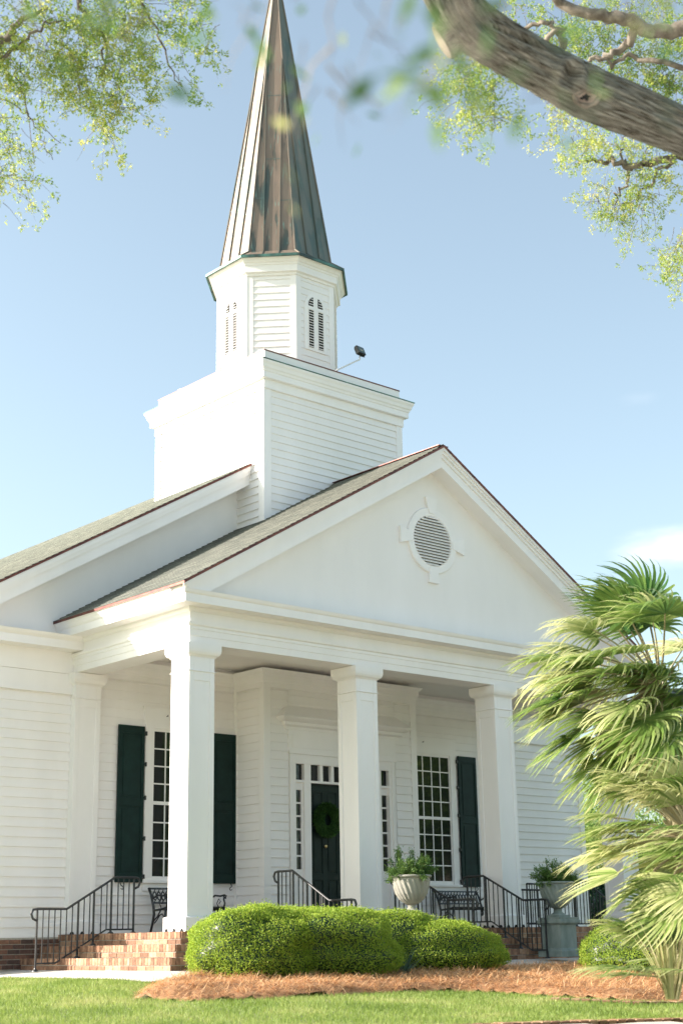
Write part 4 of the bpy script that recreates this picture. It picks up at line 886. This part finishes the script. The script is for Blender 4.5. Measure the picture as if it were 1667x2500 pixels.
# small white garden ornament
mb = MB(); mb.lathe([(0, .19), (.06, .185), (.13, .15), (.17, .10), (.175, .07), (.12, .05), (.06, .045)][::-1], 28); mb.lathe([(.05, 0), (.05, .06)], 12)
o = mb.build('path_light', M['white'], smooth=True); o.location = (1.62, -2.1, G(1.62, -2.1)); tag(o, 'small white dome-topped fixture on the path between pedestal and right shrub', 'garden fixture')
# ------------------------------------------------------------------ palms
def frond(root, heart, az, el, petL, fanR, droop, g_, t0=.5, wind=Vector((-.80, .62, 0)), nseg=29, dry=False):
    """petiole + folded fan with drooping tips; joined as one mesh part"""
    d = Vector((math.cos(az)*math.cos(el), math.sin(az)*math.cos(el), math.sin(el))); pts = [Vector(heart)]; dd = d.copy()
    for i in range(7): dd = (dd+Vector((0, 0, -.05*droop))+wind*.02).normalized(); pts.append(pts[-1]+dd*petL/7)
    pm = MB(); pm.tube([tuple(p) for p in pts], [.016-.0012*i for i in range(8)], 5, t0)
    hub = pts[-1]; side = dd.cross(Vector((0, 0, 1))).normalized(); up = side.cross(dd).normalized(); Vs = []; Ts = []
    spr = R(g_.uniform(85, 125)); 
    for k in range(nseg):
        u = (k+.5)/nseg*2-1; th = u*spr; L = fanR*(1-.25*abs(u)**2)*g_.uniform(.9, 1.06); sd0 = dd*math.cos(th)+side*math.sin(th)
        base = sd0+up*(.16*(1-abs(math.cos(th)))); p = hub.copy(); v_ = base.normalized(); cross = v_.cross(up).normalized(); st = 7; tl = min(1, max(0, t0+g_.normal(0, .12)))
        wmax = 2*fanR*.34*math.tan(spr/nseg)*1.2; prev = None; dr = droop*g_.uniform(.4, 1.6)
        for i in range(st+1):
            f_ = i/st; wd = wmax*min(1, f_/.34+.05)*(1 if f_ < .36 else (1-(f_-.36)/.64)**.7+.02)*.55
            fold = up*(.25*wd*(1 if k % 2 else -1))
            cur = (p-cross*wd+fold, p+cross*wd-fold)
            if prev: Vs.append([prev[0], prev[1], cur[1], cur[0]]); Ts.append(min(1, max(0, tl+(f_-.5)*.42)))
            prev = cur; bendk = max(0, f_-.22)*dr*.52
            v_ = (v_+Vector((0, 0, -1))*bendk+wind*(.42*f_)+Vector(g_.normal(0, .06, 3))*f_).normalized(); p = p+v_*L/st
    o = quads('frond', np.array([[tuple(q) for q in f] for f in Vs]), M['palm'], root, np.array(Ts)); o2 = pm.build('petiole', M['stem'], o)
    return o
def palm(label, base, heart, fr, seed, trunk=True, cat='palm'):
    g_ = np.random.default_rng(seed); root = thing('palm', label, cat, base, 'fan palms at the right edge'); h = Vector(heart)-Vector(base)
    if trunk:
        mb = MB(); pts = [h*(i/10)+Vector((.05*math.sin(i*.5), 0, 0)) for i in range(11)]; mb.tube([tuple(p) for p in pts], [.13-.003*i+.012*(i % 2) for i in range(11)], 14)
        for i in range(60):
            z = g_.uniform(.02, 1); a = g_.uniform(0, 6.283); c = h*z; d = Vector((math.cos(a), math.sin(a), 0)); mb.tube([tuple(c+d*.08), tuple(c+d*.15+Vector((0, 0, .08)))], [.03, .012], 5, g_.uniform(0, 1))
        mb.build('trunk', M['stem'], root)
    for (az, el, pl, fr_, dr, t0) in fr: frond(root, tuple(h), R(az), R(el), pl, fr_, dr, g_, t0)
    return root
g_ = np.random.default_rng(5)
H1 = at(1610, 1685, 16.6); B1 = (H1.x+.15, H1.y-.1, G(H1.x, H1.y))
# azimuth measured in world: camera-left is about 138 deg, towards camera about 228 deg
fr = []
for k in range(50):
    az = 138+g_.uniform(-105, 105) if k < 38 else g_.uniform(0, 360); el = g_.choice([-40, -18, 0, 18, 35, 52, 60], p=[.14, .17, .19, .17, .16, .12, .05])+g_.uniform(-8, 8)
    fr.append((az, el, g_.uniform(.7, 1.2), g_.uniform(.62, .85), g_.uniform(1.0, 1.9), g_.uniform(.25, .85)))
for k in range(7): fr.append((g_.uniform(120, 240), g_.uniform(62, 80), g_.uniform(.7, 1.0), g_.uniform(.6, .8), g_.uniform(.5, .9), g_.uniform(.1, .5)))
for k in range(12): fr.append((228+g_.uniform(-75, 60), g_.uniform(-20, 65), g_.uniform(.15, .55), g_.uniform(.55, .75), g_.uniform(1.0, 1.9), g_.uniform(.2, .6)))
palm('tall fan palm with windblown drooping leaves overlapping the right end of the pediment', B1, H1, fr, 21)
H2 = at(1690, 2050, 15.8); B2 = (H2.x, H2.y, G(H2.x, H2.y)); fr = []
for k in range(46): fr.append((138+g_.uniform(-100, 100), g_.uniform(-45, 80), g_.uniform(.5, 1.0), g_.uniform(.5, .70), g_.uniform(.6, 1.2), g_.uniform(.35, .9)))
palm('shorter fan palm with stiff pale leaves under the tall palm, at the right edge', B2, H2, fr, 22)
H3 = at(1655, 2395, 15.6); B3 = (H3.x, H3.y, G(H3.x, H3.y)); fr = []
for k in range(16): fr.append((138+g_.uniform(-110, 110), g_.uniform(15, 75), g_.uniform(.45, .75), g_.uniform(.45, .6), g_.uniform(.5, 1.1), g_.uniform(.2, .75)))
palm('low stemless palmetto growing from the straw bed at the lower right', B3, H3, fr, 23, trunk=False)
blades('grass_clump', 'dry straw-coloured grass clump at the foot of the palmetto', tuple(at(1640, 2440, 15.3)), 80, (.5, 1.0), .024, 12, .5, 'drygrass', .3)
# ------------------------------------------------------------------ foliage of trees
def crown_leaves(g_, blobs, n, leaf, asp=.5, clump=.35):
    """leaf clumps scattered through the volume of several ellipsoids"""
    P = []; T_ = []
    tot = sum(b_[1]*b_[2]*b_[3] for b_ in blobs)
    for (c, rx, ry, rz_) in blobs:
        m_ = max(10, int(n*rx*ry*rz_/tot)); nc = max(6, m_//45); U = g_.normal(0, 1, (nc, 3)); U /= np.linalg.norm(U, axis=1, keepdims=True); rr = g_.uniform(.45, 1.03, nc)**.6
        C = np.array(c)+U*rr[:, None]*np.array([rx, ry, rz_]); k = g_.integers(0, nc, m_); ct = g_.normal(0, .14, nc)
        P.append(C[k]+g_.normal(0, clump, (m_, 3))*np.array([1, 1, .6])); T_.append(.5+ct[k]+g_.normal(0, .12, m_))
    P = np.concatenate(P); T_ = np.clip(np.concatenate(T_), 0, 1); n = len(P)
    return leafquads(P, g_.normal(0, 1, (n, 3))+np.array([0, 0, -.3]), g_.normal(0, 1, (n, 3)), g_.uniform(leaf*.7, leaf*1.3, n), leaf*asp), T_
def tree(name, label, base, h, blobs, n, leaf, seed, matn='farleaf', group='trees behind the church', cat='tree', clump=.35, tr=.16):
    g_ = np.random.default_rng(seed); o = thing(name, label, cat, base, group); V, tn = crown_leaves(g_, blobs, n, leaf, .55, clump); quads('crown', V, M[matn], o, tn)
    mb = MB(); mb.tube([(0, 0, -.2), (.05, 0, h*.2), (-.05, .05, h*.45), (.1, 0, h*.75)], [tr*1.3, tr, tr*.8, tr*.3], 10)
    for k in range(9):
        a = g_.uniform(0, 6.283); z = g_.uniform(.3, .65)*h; L = h*g_.uniform(.2, .35); mb.tube([(0, 0, z), (math.cos(a)*L*.5, math.sin(a)*L*.5, z+L*.35), (math.cos(a)*L, math.sin(a)*L, z+L*.8)], [tr*.4, tr*.25, tr*.08], 6)
    mb.build('trunk', M['twig'], o); return o
def blobset(g_, h, r_, k=9): return [((g_.uniform(-r_, r_)*.7, g_.uniform(-r_, r_)*.7, h*g_.uniform(.4, .85)), r_*g_.uniform(.3, .5), r_*g_.uniform(.3, .5), h*g_.uniform(.12, .2)) for _ in range(k)]
gb = np.random.default_rng(9)
for i, (x, y, h, r_, lab) in enumerate(((19, 16, 7.2, 3.2, 'bright green leafy tree seen just right of the church corner'), (24, 11.5, 7.0, 3.4, 'yellow-green tree behind the palms at the right edge'), (26, 18, 8.6, 3.6, 'far leafy tree showing above the shorter trees behind the palms'), (17.5, 9.5, 4.6, 2.4, 'small round leafy tree behind the fourth column'))):
    bl = blobset(gb, h, r_, 11)
    if i != 2: bl += [((0, 0, h*.25), r_*.6, r_*.6, h*.2), ((r_*.5, -r_*.3, h*.2), r_*.4, r_*.4, h*.15)]
    tree('leafy_tree', lab, (x, y, G(x, y)), h, bl, 15000, .12, 40+i)
for i, (x, y, r_, h, lab) in enumerate(((10.2, 4.4, 1.0, 1.9, 'dark glossy shrub between the church corner and the fourth column'), (12.5, 4.0, 1.1, 1.5, 'dark low shrub behind the fourth column, right of its shaft'), (14.6, 2.8, 1.3, 1.7, 'dark shrub at the right edge beyond the porch'))):
    shrub('dark_shrub', lab, gz(x, y), r_, r_, h, 9000, 60+i, .2, 'darkleaf' if i == 0 else 'farleaf', .07, 'shrub', 'shrubs beyond the porch', 0, 2)
# trees out on the lawn, seen mirrored in the window panes
for i, (x, y) in enumerate(((13, -21), (21, -14), (26, -23), (18, -30))):
    tree('lawn_oak', ('spreading oak across the lawn, %s of the trees mirrored in the window panes' % ('nearest', 'second', 'third', 'farthest')[i]), (x, y, G(x, y)), 12.5, blobset(gb, 13, 5.2, 14)+[((0, 0, 4.2), 4.6, 4.6, 2.4), ((0, 0, 7), 4, 4, 2.5)], 14000, .26, 70+i, 'farleaf', 'oaks across the lawn', tr=.3, clump=.5)
# ------------------------------------------------------------------ oaks overhead
def sprays(g_, c, R3, ntw, leaf, Lt=(.3, .65), dens=46, grav=.55, tw=.0035, dirb=(0, 0, -.35), yel=.5):
    """hanging twigs with small leaves, gathered round c; returns twig lines and leaf faces"""
    lines = []; Vs = []; Ts = []
    c = np.array(c)
    for k in range(ntw):
        u = g_.normal(0, .5, 3); p = c+u*np.array(R3); d = g_.normal(0, .75, 3)+np.array(dirb); d /= np.linalg.norm(d); L = g_.uniform(*Lt); ln = [p.copy()]; ns = 7
        for i in range(ns): d = d+np.array([0, 0, -grav/ns])+g_.normal(0, .17, 3); d /= np.linalg.norm(d); p = p+d*L/ns; ln.append(p.copy())
        lines.append(ln); LN = np.array(ln); m_ = int(dens*L/.5*g_.uniform(.5, 1.2)); s_ = g_.uniform(.1, 1, m_)**.8*(ns-.001); i = s_.astype(int); P = LN[i]+(LN[i+1]-LN[i])*(s_-i)[:, None]
        # leaves come in little whorls off short side shoots
        nw = max(3, m_//9); wi = g_.integers(0, nw, m_); off = g_.normal(0, .035, (nw, 3)); us = g_.uniform(.12, 1, nw)**.8*(ns-.001); ii = us.astype(int); P = LN[ii]+(LN[ii+1]-LN[ii])*(us-ii)[:, None]; P = (P+off)[wi]+g_.normal(0, leaf*.5, (m_, 3))
        t_ = LN[-1]-LN[0]; t_ /= np.linalg.norm(t_); Dv = t_*.5+g_.normal(0, .8, (m_, 3)); tv = yel+g_.normal(0, .12)
        Vs.append(leafquads(P, Dv, g_.normal(0, 1, (m_, 3)), g_.uniform(leaf*.65, leaf*1.3, m_), leaf*.42)); Ts.append(np.clip(tv+g_.normal(0, .16, m_), 0, 1))
    return lines, Vs, Ts
def addlines(mb, lines, r0=.0035):
    for ln in lines: mb.tube([tuple(p) for p in ln], [r0*(1-.8*i/(len(ln)-1)) for i in range(len(ln))], 3, caps=False)
def limbmesh(name, pts, rads, parent, nl, na, knots=(), grooves=(), amp=.035, matn='bark'):
    """heavy bough with ridged bark; UV = (length, angle)"""
    P = [Vector(p) for p in pts]; cum = [0]
    for a, c in zip(P[:-1], P[1:]): cum.append(cum[-1]+(c-a).length)
    Lt = cum[-1]
    def pos(s_):
        for i in range(len(P)-1):
            if s_ <= cum[i+1] or i == len(P)-2:
                t_ = (s_-cum[i])/(cum[i+1]-cum[i]); p0 = P[max(i-1, 0)]; p1 = P[i]; p2 = P[i+1]; p3 = P[min(i+2, len(P)-1)]
                q = .5*((2*p1)+(p2-p0)*t_+(2*p0-5*p1+4*p2-p3)*t_*t_+(3*p1-p0-3*p2+p3)*t_**3); r_ = rads[i]*(1-t_)+rads[i+1]*t_; return q, r_
    vs = []; fs = []; uv = []; ref = None
    for i in range(nl+1):
        s_ = Lt*i/nl; q, r_ = pos(s_); q2, _ = pos(min(s_+.02, Lt)); q1, _ = pos(max(s_-.02, 0)); d = (q2-q1).normalized()
        if ref is None: ref = UP.copy()
        a = d.cross(ref).normalized(); c = a.cross(d).normalized(); ref = c
        for j in range(na+1):
            th = 2*math.pi*j/na; dirv = math.cos(th)*a+math.sin(th)*c
            v_ = Vector((s_*1.5, math.cos(th)*3.0, math.sin(th)*3.0)); tw_ = Vector((s_*.45, math.cos(th+.35*s_)*r_*26, math.sin(th+.35*s_)*r_*26))
            n1_ = noise.noise(v_*.7)*.10*r_; rd = 1-abs(noise.noise(tw_))*2.2; n2_ = rd*amp*.6; n3_ = noise.noise(tw_*2.7+Vector((9, 1, 3)))*amp*.35
            off = n1_+n2_+n3_
            for (gs0, gs1, gth, gd) in grooves:
                if gs0 < s_ < gs1: gu = (s_-gs0)/(gs1-gs0); dth = (th-gth-.35*gu+math.pi) % (2*math.pi)-math.pi; off -= gd*math.sin(math.pi*gu)**.6*math.exp(-(dth*r_/.016)**2)
            for (ks, kth, ks_r, kh) in knots:
                dth = (th-kth+math.pi) % (2*math.pi)-math.pi; dist = math.hypot((s_-ks), dth*r_)/ks_r
                if dist < 1.6: off += kh*(math.exp(-((dist-.75)/.28)**2)-.9*math.exp(-(dist/.35)**2))
            vs.append(tuple(q+dirv*(r_+off))); 
    for i in range(nl):
        for j in range(na):
            a = i*(na+1)+j; fs.append((a, a+1, a+na+2, a+na+1)); u0, u1 = Lt*i/nl, Lt*(i+1)/nl; v0, v1 = j/na*2, (j+1)/na*2; uv += [(u0, v0), (u0, v1), (u1, v1), (u1, v0)]
    b0 = len(vs); q, _ = pos(0); q9, _ = pos(Lt); vs += [tuple(q), tuple(q9)]
    for j in range(na): fs.append((b0, j+1, j)); fs.append((b0+1, nl*(na+1)+j, nl*(na+1)+j+1)); uv += [(0, 0)]*6
    me = bpy.data.meshes.new(name); me.from_pydata(vs, [], fs); l = me.uv_layers.new(name='UVMap'); l.data.foreach_set('uv', np.array(uv, dtype=np.float32).reshape(-1)); me.materials.append(M[matn])
    for p in me.polygons: p.use_smooth = True
    o = bpy.data.objects.new(name, me); COL.objects.link(o); o.parent = parent; return o
# right oak
DL = 11.0
tb = at(2150, 2450, 12.6); OB = (tb.x, tb.y, G(tb.x, tb.y))
OAK = thing('live_oak', 'live oak whose thick grey limb crosses the top right corner', 'tree', OB, 'live oaks framing the view'); OV = Vector(OB)
def rel(v_): return tuple(Vector(v_)-OV)
fork = at(2060, 640, 12.2)
lp = [rel(fork), rel(at(1850, 400, 11.7)), rel(at(1667, 322, 11.2)), rel(at(1540, 268, 11)), rel(at(1425, 221, 10.9)), rel(at(1320, 168, 10.85)), rel(at(1240, 122, 10.8)), rel(at(1168, 76, 10.7)), rel(at(1112, 15, 10.6)), rel(at(1060, -80, 10.5)), rel(at(940, -220, 10.3))]
limbmesh('limb', lp, [.28, .19, .145, .155, .165, .158, .158, .162, .157, .16, .16], OAK, 380, 120, knots=((2.87, 3.3, .11, .05),), grooves=((2.98, 3.42, 2.55, .09), (3.35, 3.6, 2.8, .05)), amp=.034)
limbmesh('trunk', [(0, 0, -.3), (.1, .05, 1.0), (-.05, .1, 2.6), rel(fork+Vector((0, 0, -.6))), rel(fork)], [.55, .42, .38, .34, .30], OAK, 60, 40, amp=.05)
kc = at(1432, 237, 10.715); kf = Matrix.Translation(Vector(rel(kc))) @ Matrix(((RT.x, UP.x, -FW.x), (RT.y, UP.y, -FW.y), (RT.z, UP.z, -FW.z))).to_4x4() @ Matrix.Rotation(R(12), 4, 'X')
mb = MB(); nk_ = 28
mb.tube([tuple(kf @ Vector(((.088+.008*math.sin(5*t_))*math.cos(t_), (.052+.006*math.sin(3*t_))*math.sin(t_), -.012))) for t_ in [2*math.pi*i/nk_ for i in range(nk_+1)]], [.017+.004*math.sin(i*1.3) for i in range(nk_+1)], 8); kn = mb.build('knot_collar', M['twig'], OAK, smooth=True)
mb = MB(); mb.face([tuple(kf @ Vector((.085*math.cos(t_), .05*math.sin(t_), -.012))) for t_ in [2*math.pi*i/20 for i in range(20)]]); mb.build('knot_wood', M['cut'], kn)
mb = MB(); mb.face([tuple(kf @ Vector(((.032+.012*math.sin(4*t_))*math.cos(t_)-.01, (.02+.008*math.cos(5*t_))*math.sin(t_), -.009))) for t_ in [2*math.pi*i/24 for i in range(24)]]); mb.build('knot_hole', M['void'], kn)
# sawn stub on the limb
s0 = at(1142, 62, 10.7); s1 = at(1080, 102, 10.66)
st = limbmesh('branch_stub', [rel(s0), rel(s0+(s1-s0)*.5), rel(s1)], [.15, .125, .135], OAK, 30, 40, amp=.02)
mb = MB(); ax = (s1-s0).normalized(); a_ = ax.cross(UP).normalized(); b_ = a_.cross(ax); pc = Vector(rel(s1+ax*.012)); mb.face([tuple(pc+(.125*math.cos(t_)*a_+.125*math.sin(t_)*b_)) for t_ in [2*math.pi*i/20 for i in range(20)]][::-1]); mb.build('sawn_face', M['cut'], st)
go = np.random.default_rng(31); gnear = np.random.default_rng(8)
def branch(name, pts, r0, r1, root, off):
    P = [Vector(p)-off for p in pts]; q = []
    for i in range(len(P)-1):
        for k in range(5): t_ = k/5; q.append(P[i]*(1-t_)+P[i+1]*t_+Vector(go.normal(0, .018, 3)))
    q.append(P[-1]); n_ = len(q); mb = MB(); mb.tube([tuple(p) for p in q], [r0+(r1-r0)*i/(n_-1) for i in range(n_)], 9); return mb.build(name, M['twig'], root, smooth=True)
def A(l, d): return [at(px, py, d+dd) for px, py, dd in l]
branch('branch', A([(1760, 60, 0), (1667, 70, 0), (1590, 78, 0), (1500, 42, 0), (1420, 30, 0), (1330, -20, 0)], 15), .085, .045, OAK, OV)
branch('branch', A([(1560, 60, 0), (1530, 110, .1), (1480, 140, 0), (1440, 150, 0)], 15), .05, .02, OAK, OV)
branch('branch', A([(1700, 170, 0), (1600, 150, 0), (1540, 130, 0), (1490, 160, 0), (1450, 140, 0)], 15), .03, .015, OAK, OV)
branch('branch', A([(1330, 100, 0), (1370, 70, 0), (1380, 130, 0), (1350, 60, 0), (1320, 55, 0), (1270, 75, .1), (1255, 100, .2)], 14.5), .025, .018, OAK, OV)
branch('branch', A([(1800, 330, 0), (1700, 380, 0), (1640, 388, 0), (1590, 395, 0), (1540, 408, 0), (1510, 390, 0), (1480, 400, 0), (1440, 388, 0), (1410, 400, 0)], 15), .05, .012, OAK, OV)
branch('branch', A([(1540, 408, 0), (1530, 440, 0), (1510, 470, 0), (1500, 500, .1)], 15), .02, .006, OAK, OV)
branch('branch', A([(1640, 388, 0), (1600, 425, 0), (1570, 460, 0), (1555, 490, 0)], 15), .02, .006, OAK, OV)
branch('branch', A([(1540, 408, 0), (1520, 375, 0), (1500, 350, 0)], 15), .015, .006, OAK, OV)
tw = MB(); VV = []; TT = []
def cl(px, py, d, rx, rz_, nt_, yel=.55, leaf=.030, Lt=(.2, .46), dens=105):
    c = Vector(at(px, py, d))-OV; k = d/FPX; l, v_, t_ = sprays(go, c, (rx*k, rx*k*1.0, rz_*k), nt_, leaf, Lt, dens, yel=yel); addlines(tw, l); VV.extend(v_); TT.extend(t_)
cl(1165, 170, 12.5, 60, 40, 26); cl(1150, 235, 12.5, 60, 50, 26, .6); cl(1195, 285, 12.5, 35, 35, 14, .6); cl(1120, 150, 12.5, 40, 25, 10)
cl(1360, 285, 14, 35, 20, 12, .65); cl(1410, 325, 14.5, 45, 30, 18, .7); cl(1500, 340, 15, 60, 30, 16, .65); cl(1600, 370, 15, 60, 30, 18, .65); cl(1440, 370, 15, 40, 30, 12, .7)
cl(1480, 480, 15, 45, 35, 20, .7); cl(1545, 490, 15, 50, 40, 20, .65); cl(1600, 430, 15, 45, 30, 14, .6); cl(1570, 400, 15, 40, 30, 10, .6); cl(1560, 520, 15, 25, 20, 8, .7)
cl(1660, 600, 14.5, 25, 40, 16, .7); cl(1650, 650, 14.5, 25, 30, 12, .7); cl(1670, 540, 14.5, 15, 20, 6, .65)
cl(1560, 150, 16, 100, 60, 50, .5); cl(1630, 200, 16, 60, 70, 40, .45); cl(1500, 200, 16, 70, 50, 30, .6); cl(1600, 50, 16, 90, 50, 36, .5); cl(1480, 60, 16, 90, 50, 34, .5); cl(1380, 40, 16, 70, 40, 26, .55); cl(1300, 40, 16, 80, 40, 16, .55); cl(1230, 10, 16, 50, 20, 10, .6); cl(1400, 120, 16, 60, 40, 16, .6); cl(1320, 110, 16, 40, 30, 8, .6); cl(1640, 120, 16, 50, 50, 20, .5)
quads('crown', np.concatenate(VV), M['oakleaf'], OAK, np.concatenate(TT)); tw.build('twigs', M['twig'], OAK)
# near twigs of the same oak, close to the camera and out of focus
tw = MB(); VV = []; TT = []
def near(px, py, d, rx, rz_, nt_, yel=.6, leaf=.045, dens=16, Lt=(.06, .16)):
    c = Vector(at(px, py, d))-OV; k = d/FPX; l, v_, t_ = sprays(gnear, c, (rx*k, rx*k, rz_*k), nt_, leaf, Lt, dens, yel=yel); addlines(tw, l, .0022); VV.extend(v_); TT.extend(t_)
near(1120, 55, 2.0, 45, 45, 7, .15, .06); near(1185, 165, 2.0, 40, 40, 3, .2, .055); near(1280, 205, 2.2, 40, 30, 3, .15, .055); near(1340, 235, 2.3, 40, 15, 1, .35); near(1480, 15, 2.1, 150, 15, 6, .25, .055); near(1640, 30, 2.7, 60, 40, 3, .6)
near(690, 330, 2.5, 25, 30, 1, .8, .04, 7); near(725, 400, 2.5, 25, 50, 2, .85, .04, 6); near(670, 100, 2.8, 60, 60, 2, .3); near(620, 60, 2.8, 40, 60, 2, .2)
near(820, 60, 3.0, 160, 80, 4, .2, .04, 10); near(850, 180, 3.0, 110, 60, 3, .2, .035, 8); near(770, 215, 3.0, 50, 30, 2, .4, .035, 8); near(880, 240, 3.0, 50, 25, 2, .1, .035, 8); near(940, 60, 3.0, 50, 60, 2, .3, .03, 8)
near(310, 30, 2.0, 60, 30, 4, .15, .06); near(60, 0, 2.6, 40, 15, 2, .2)
l2 = [[Vector(at(px, py, 3.0))-OV for px, py in pl] for pl in ([(1000, -180), (830, -60), (800, 40), (815, 110), (800, 160)], [(815, 110), (760, 160), (745, 220), (700, 330), (735, 400)], [(800, 160), (850, 220), (940, 262)], [(1000, -180), (940, 20), (930, 100)], [(1000, -180), (1130, -60), (1150, 60), (1180, 150), (1290, 210)], [(830, -60), (680, -80), (640, 60)])]
addlines(tw, l2, .004)
quads('near_leaves', np.concatenate(VV), M['nearleaf'], OAK, np.concatenate(TT)); tw.build('near_twigs', M['twig'], OAK)
# left oak
tb = at(-900, 2500, 15); OB2 = (tb.x, tb.y, G(tb.x, tb.y)); O2 = thing('live_oak', 'live oak with fine drooping leafy twigs filling the top left corner', 'tree', OB2, 'live oaks framing the view'); OV = Vector(OB2)
F2 = at(-700, 600, 14.5)
limbmesh('trunk', [(0, 0, -.3), (.1, 0, 1.5), (0, .1, 3.2), rel(F2+Vector((0, 0, -1))), rel(F2)], [.5, .4, .36, .32, .28], O2, 50, 32, amp=.05)
limbmesh('limb', [rel(F2), rel(at(-350, 150, 14.2)), rel(at(-60, -60, 14)), rel(at(150, -160, 14)), rel(at(420, -230, 14))], [.28, .2, .13, .09, .04], O2, 120, 24, amp=.02)
branch('branch', A([(-350, 150, 0), (-120, 200, 0), (0, 110, 0), (40, 60, 0), (120, 20, 0)], 14), .08, .012, O2, OV)
branch('branch', A([(0, 150, 0), (60, 100, 0), (110, 60, 0), (180, 60, 0)], 14), .02, .008, O2, OV)
branch('branch', A([(150, -160, 0), (200, 20, 0), (260, 100, 0), (250, 170, 0)], 14), .03, .006, O2, OV)
branch('branch', A([(300, -190, 0), (340, -20, 0), (380, 70, 0), (420, 170, 0), (440, 220, 0)], 14), .016, .004, O2, OV)
branch('branch', A([(40, 180, 0), (70, 280, 0), (100, 330, 0), (130, 390, 0)], 14), .008, .003, O2, OV)
branch('branch', A([(-120, 200, 0), (-20, 230, 0), (60, 270, 0), (85, 290, 0), (150, 350, 0)], 14), .008, .003, O2, OV)
branch('branch', A([(60, 160, 0), (60, 240, 0), (85, 400, 0)], 14), .005, .003, O2, OV)
tw = MB(); VV = []; TT = []
L1 = dict(leaf=.034, Lt=(.22, .55), dens=88)
for (px, py, rx, rz_, nt_, ye) in ((60, 40, 110, 60, 56, .5), (180, 60, 110, 60, 60, .5), (300, 40, 90, 50, 50, .45), (400, 20, 90, 40, 34, .45), (490, 20, 40, 30, 10, .35), (520, 70, 30, 40, 8, .35), (60, 140, 70, 40, 36, .55), (160, 150, 70, 40, 34, .55), (260, 140, 70, 40, 34, .5), (350, 110, 60, 40, 22, .45), (230, 210, 60, 40, 30, .6), (170, 200, 50, 30, 18, .6), (310, 200, 50, 40, 20, .55), (255, 290, 35, 35, 12, .7), (300, 260, 40, 30, 12, .5), (20, 110, 50, 40, 18, .6), (10, 200, 40, 30, 8, .6), (430, 150, 25, 40, 4, .4), (440, 190, 15, 20, 2, .4),
                             (15, 350, 40, 60, 22, .5), (20, 410, 45, 50, 20, .6), (10, 460, 30, 30, 8, .6), (10, 270, 30, 40, 8, .5), (60, 440, 25, 30, 5, .4), (110, 340, 25, 25, 2, .4), (90, 240, 40, 40, 3, .5)):
    cl(px, py, 14, rx, rz_, int(nt_*.72)+1, ye+.06, **L1)
quads('crown', np.concatenate(VV), M['oakleaf'], O2, np.concatenate(TT)); tw.build('twigs', M['twig'], O2)
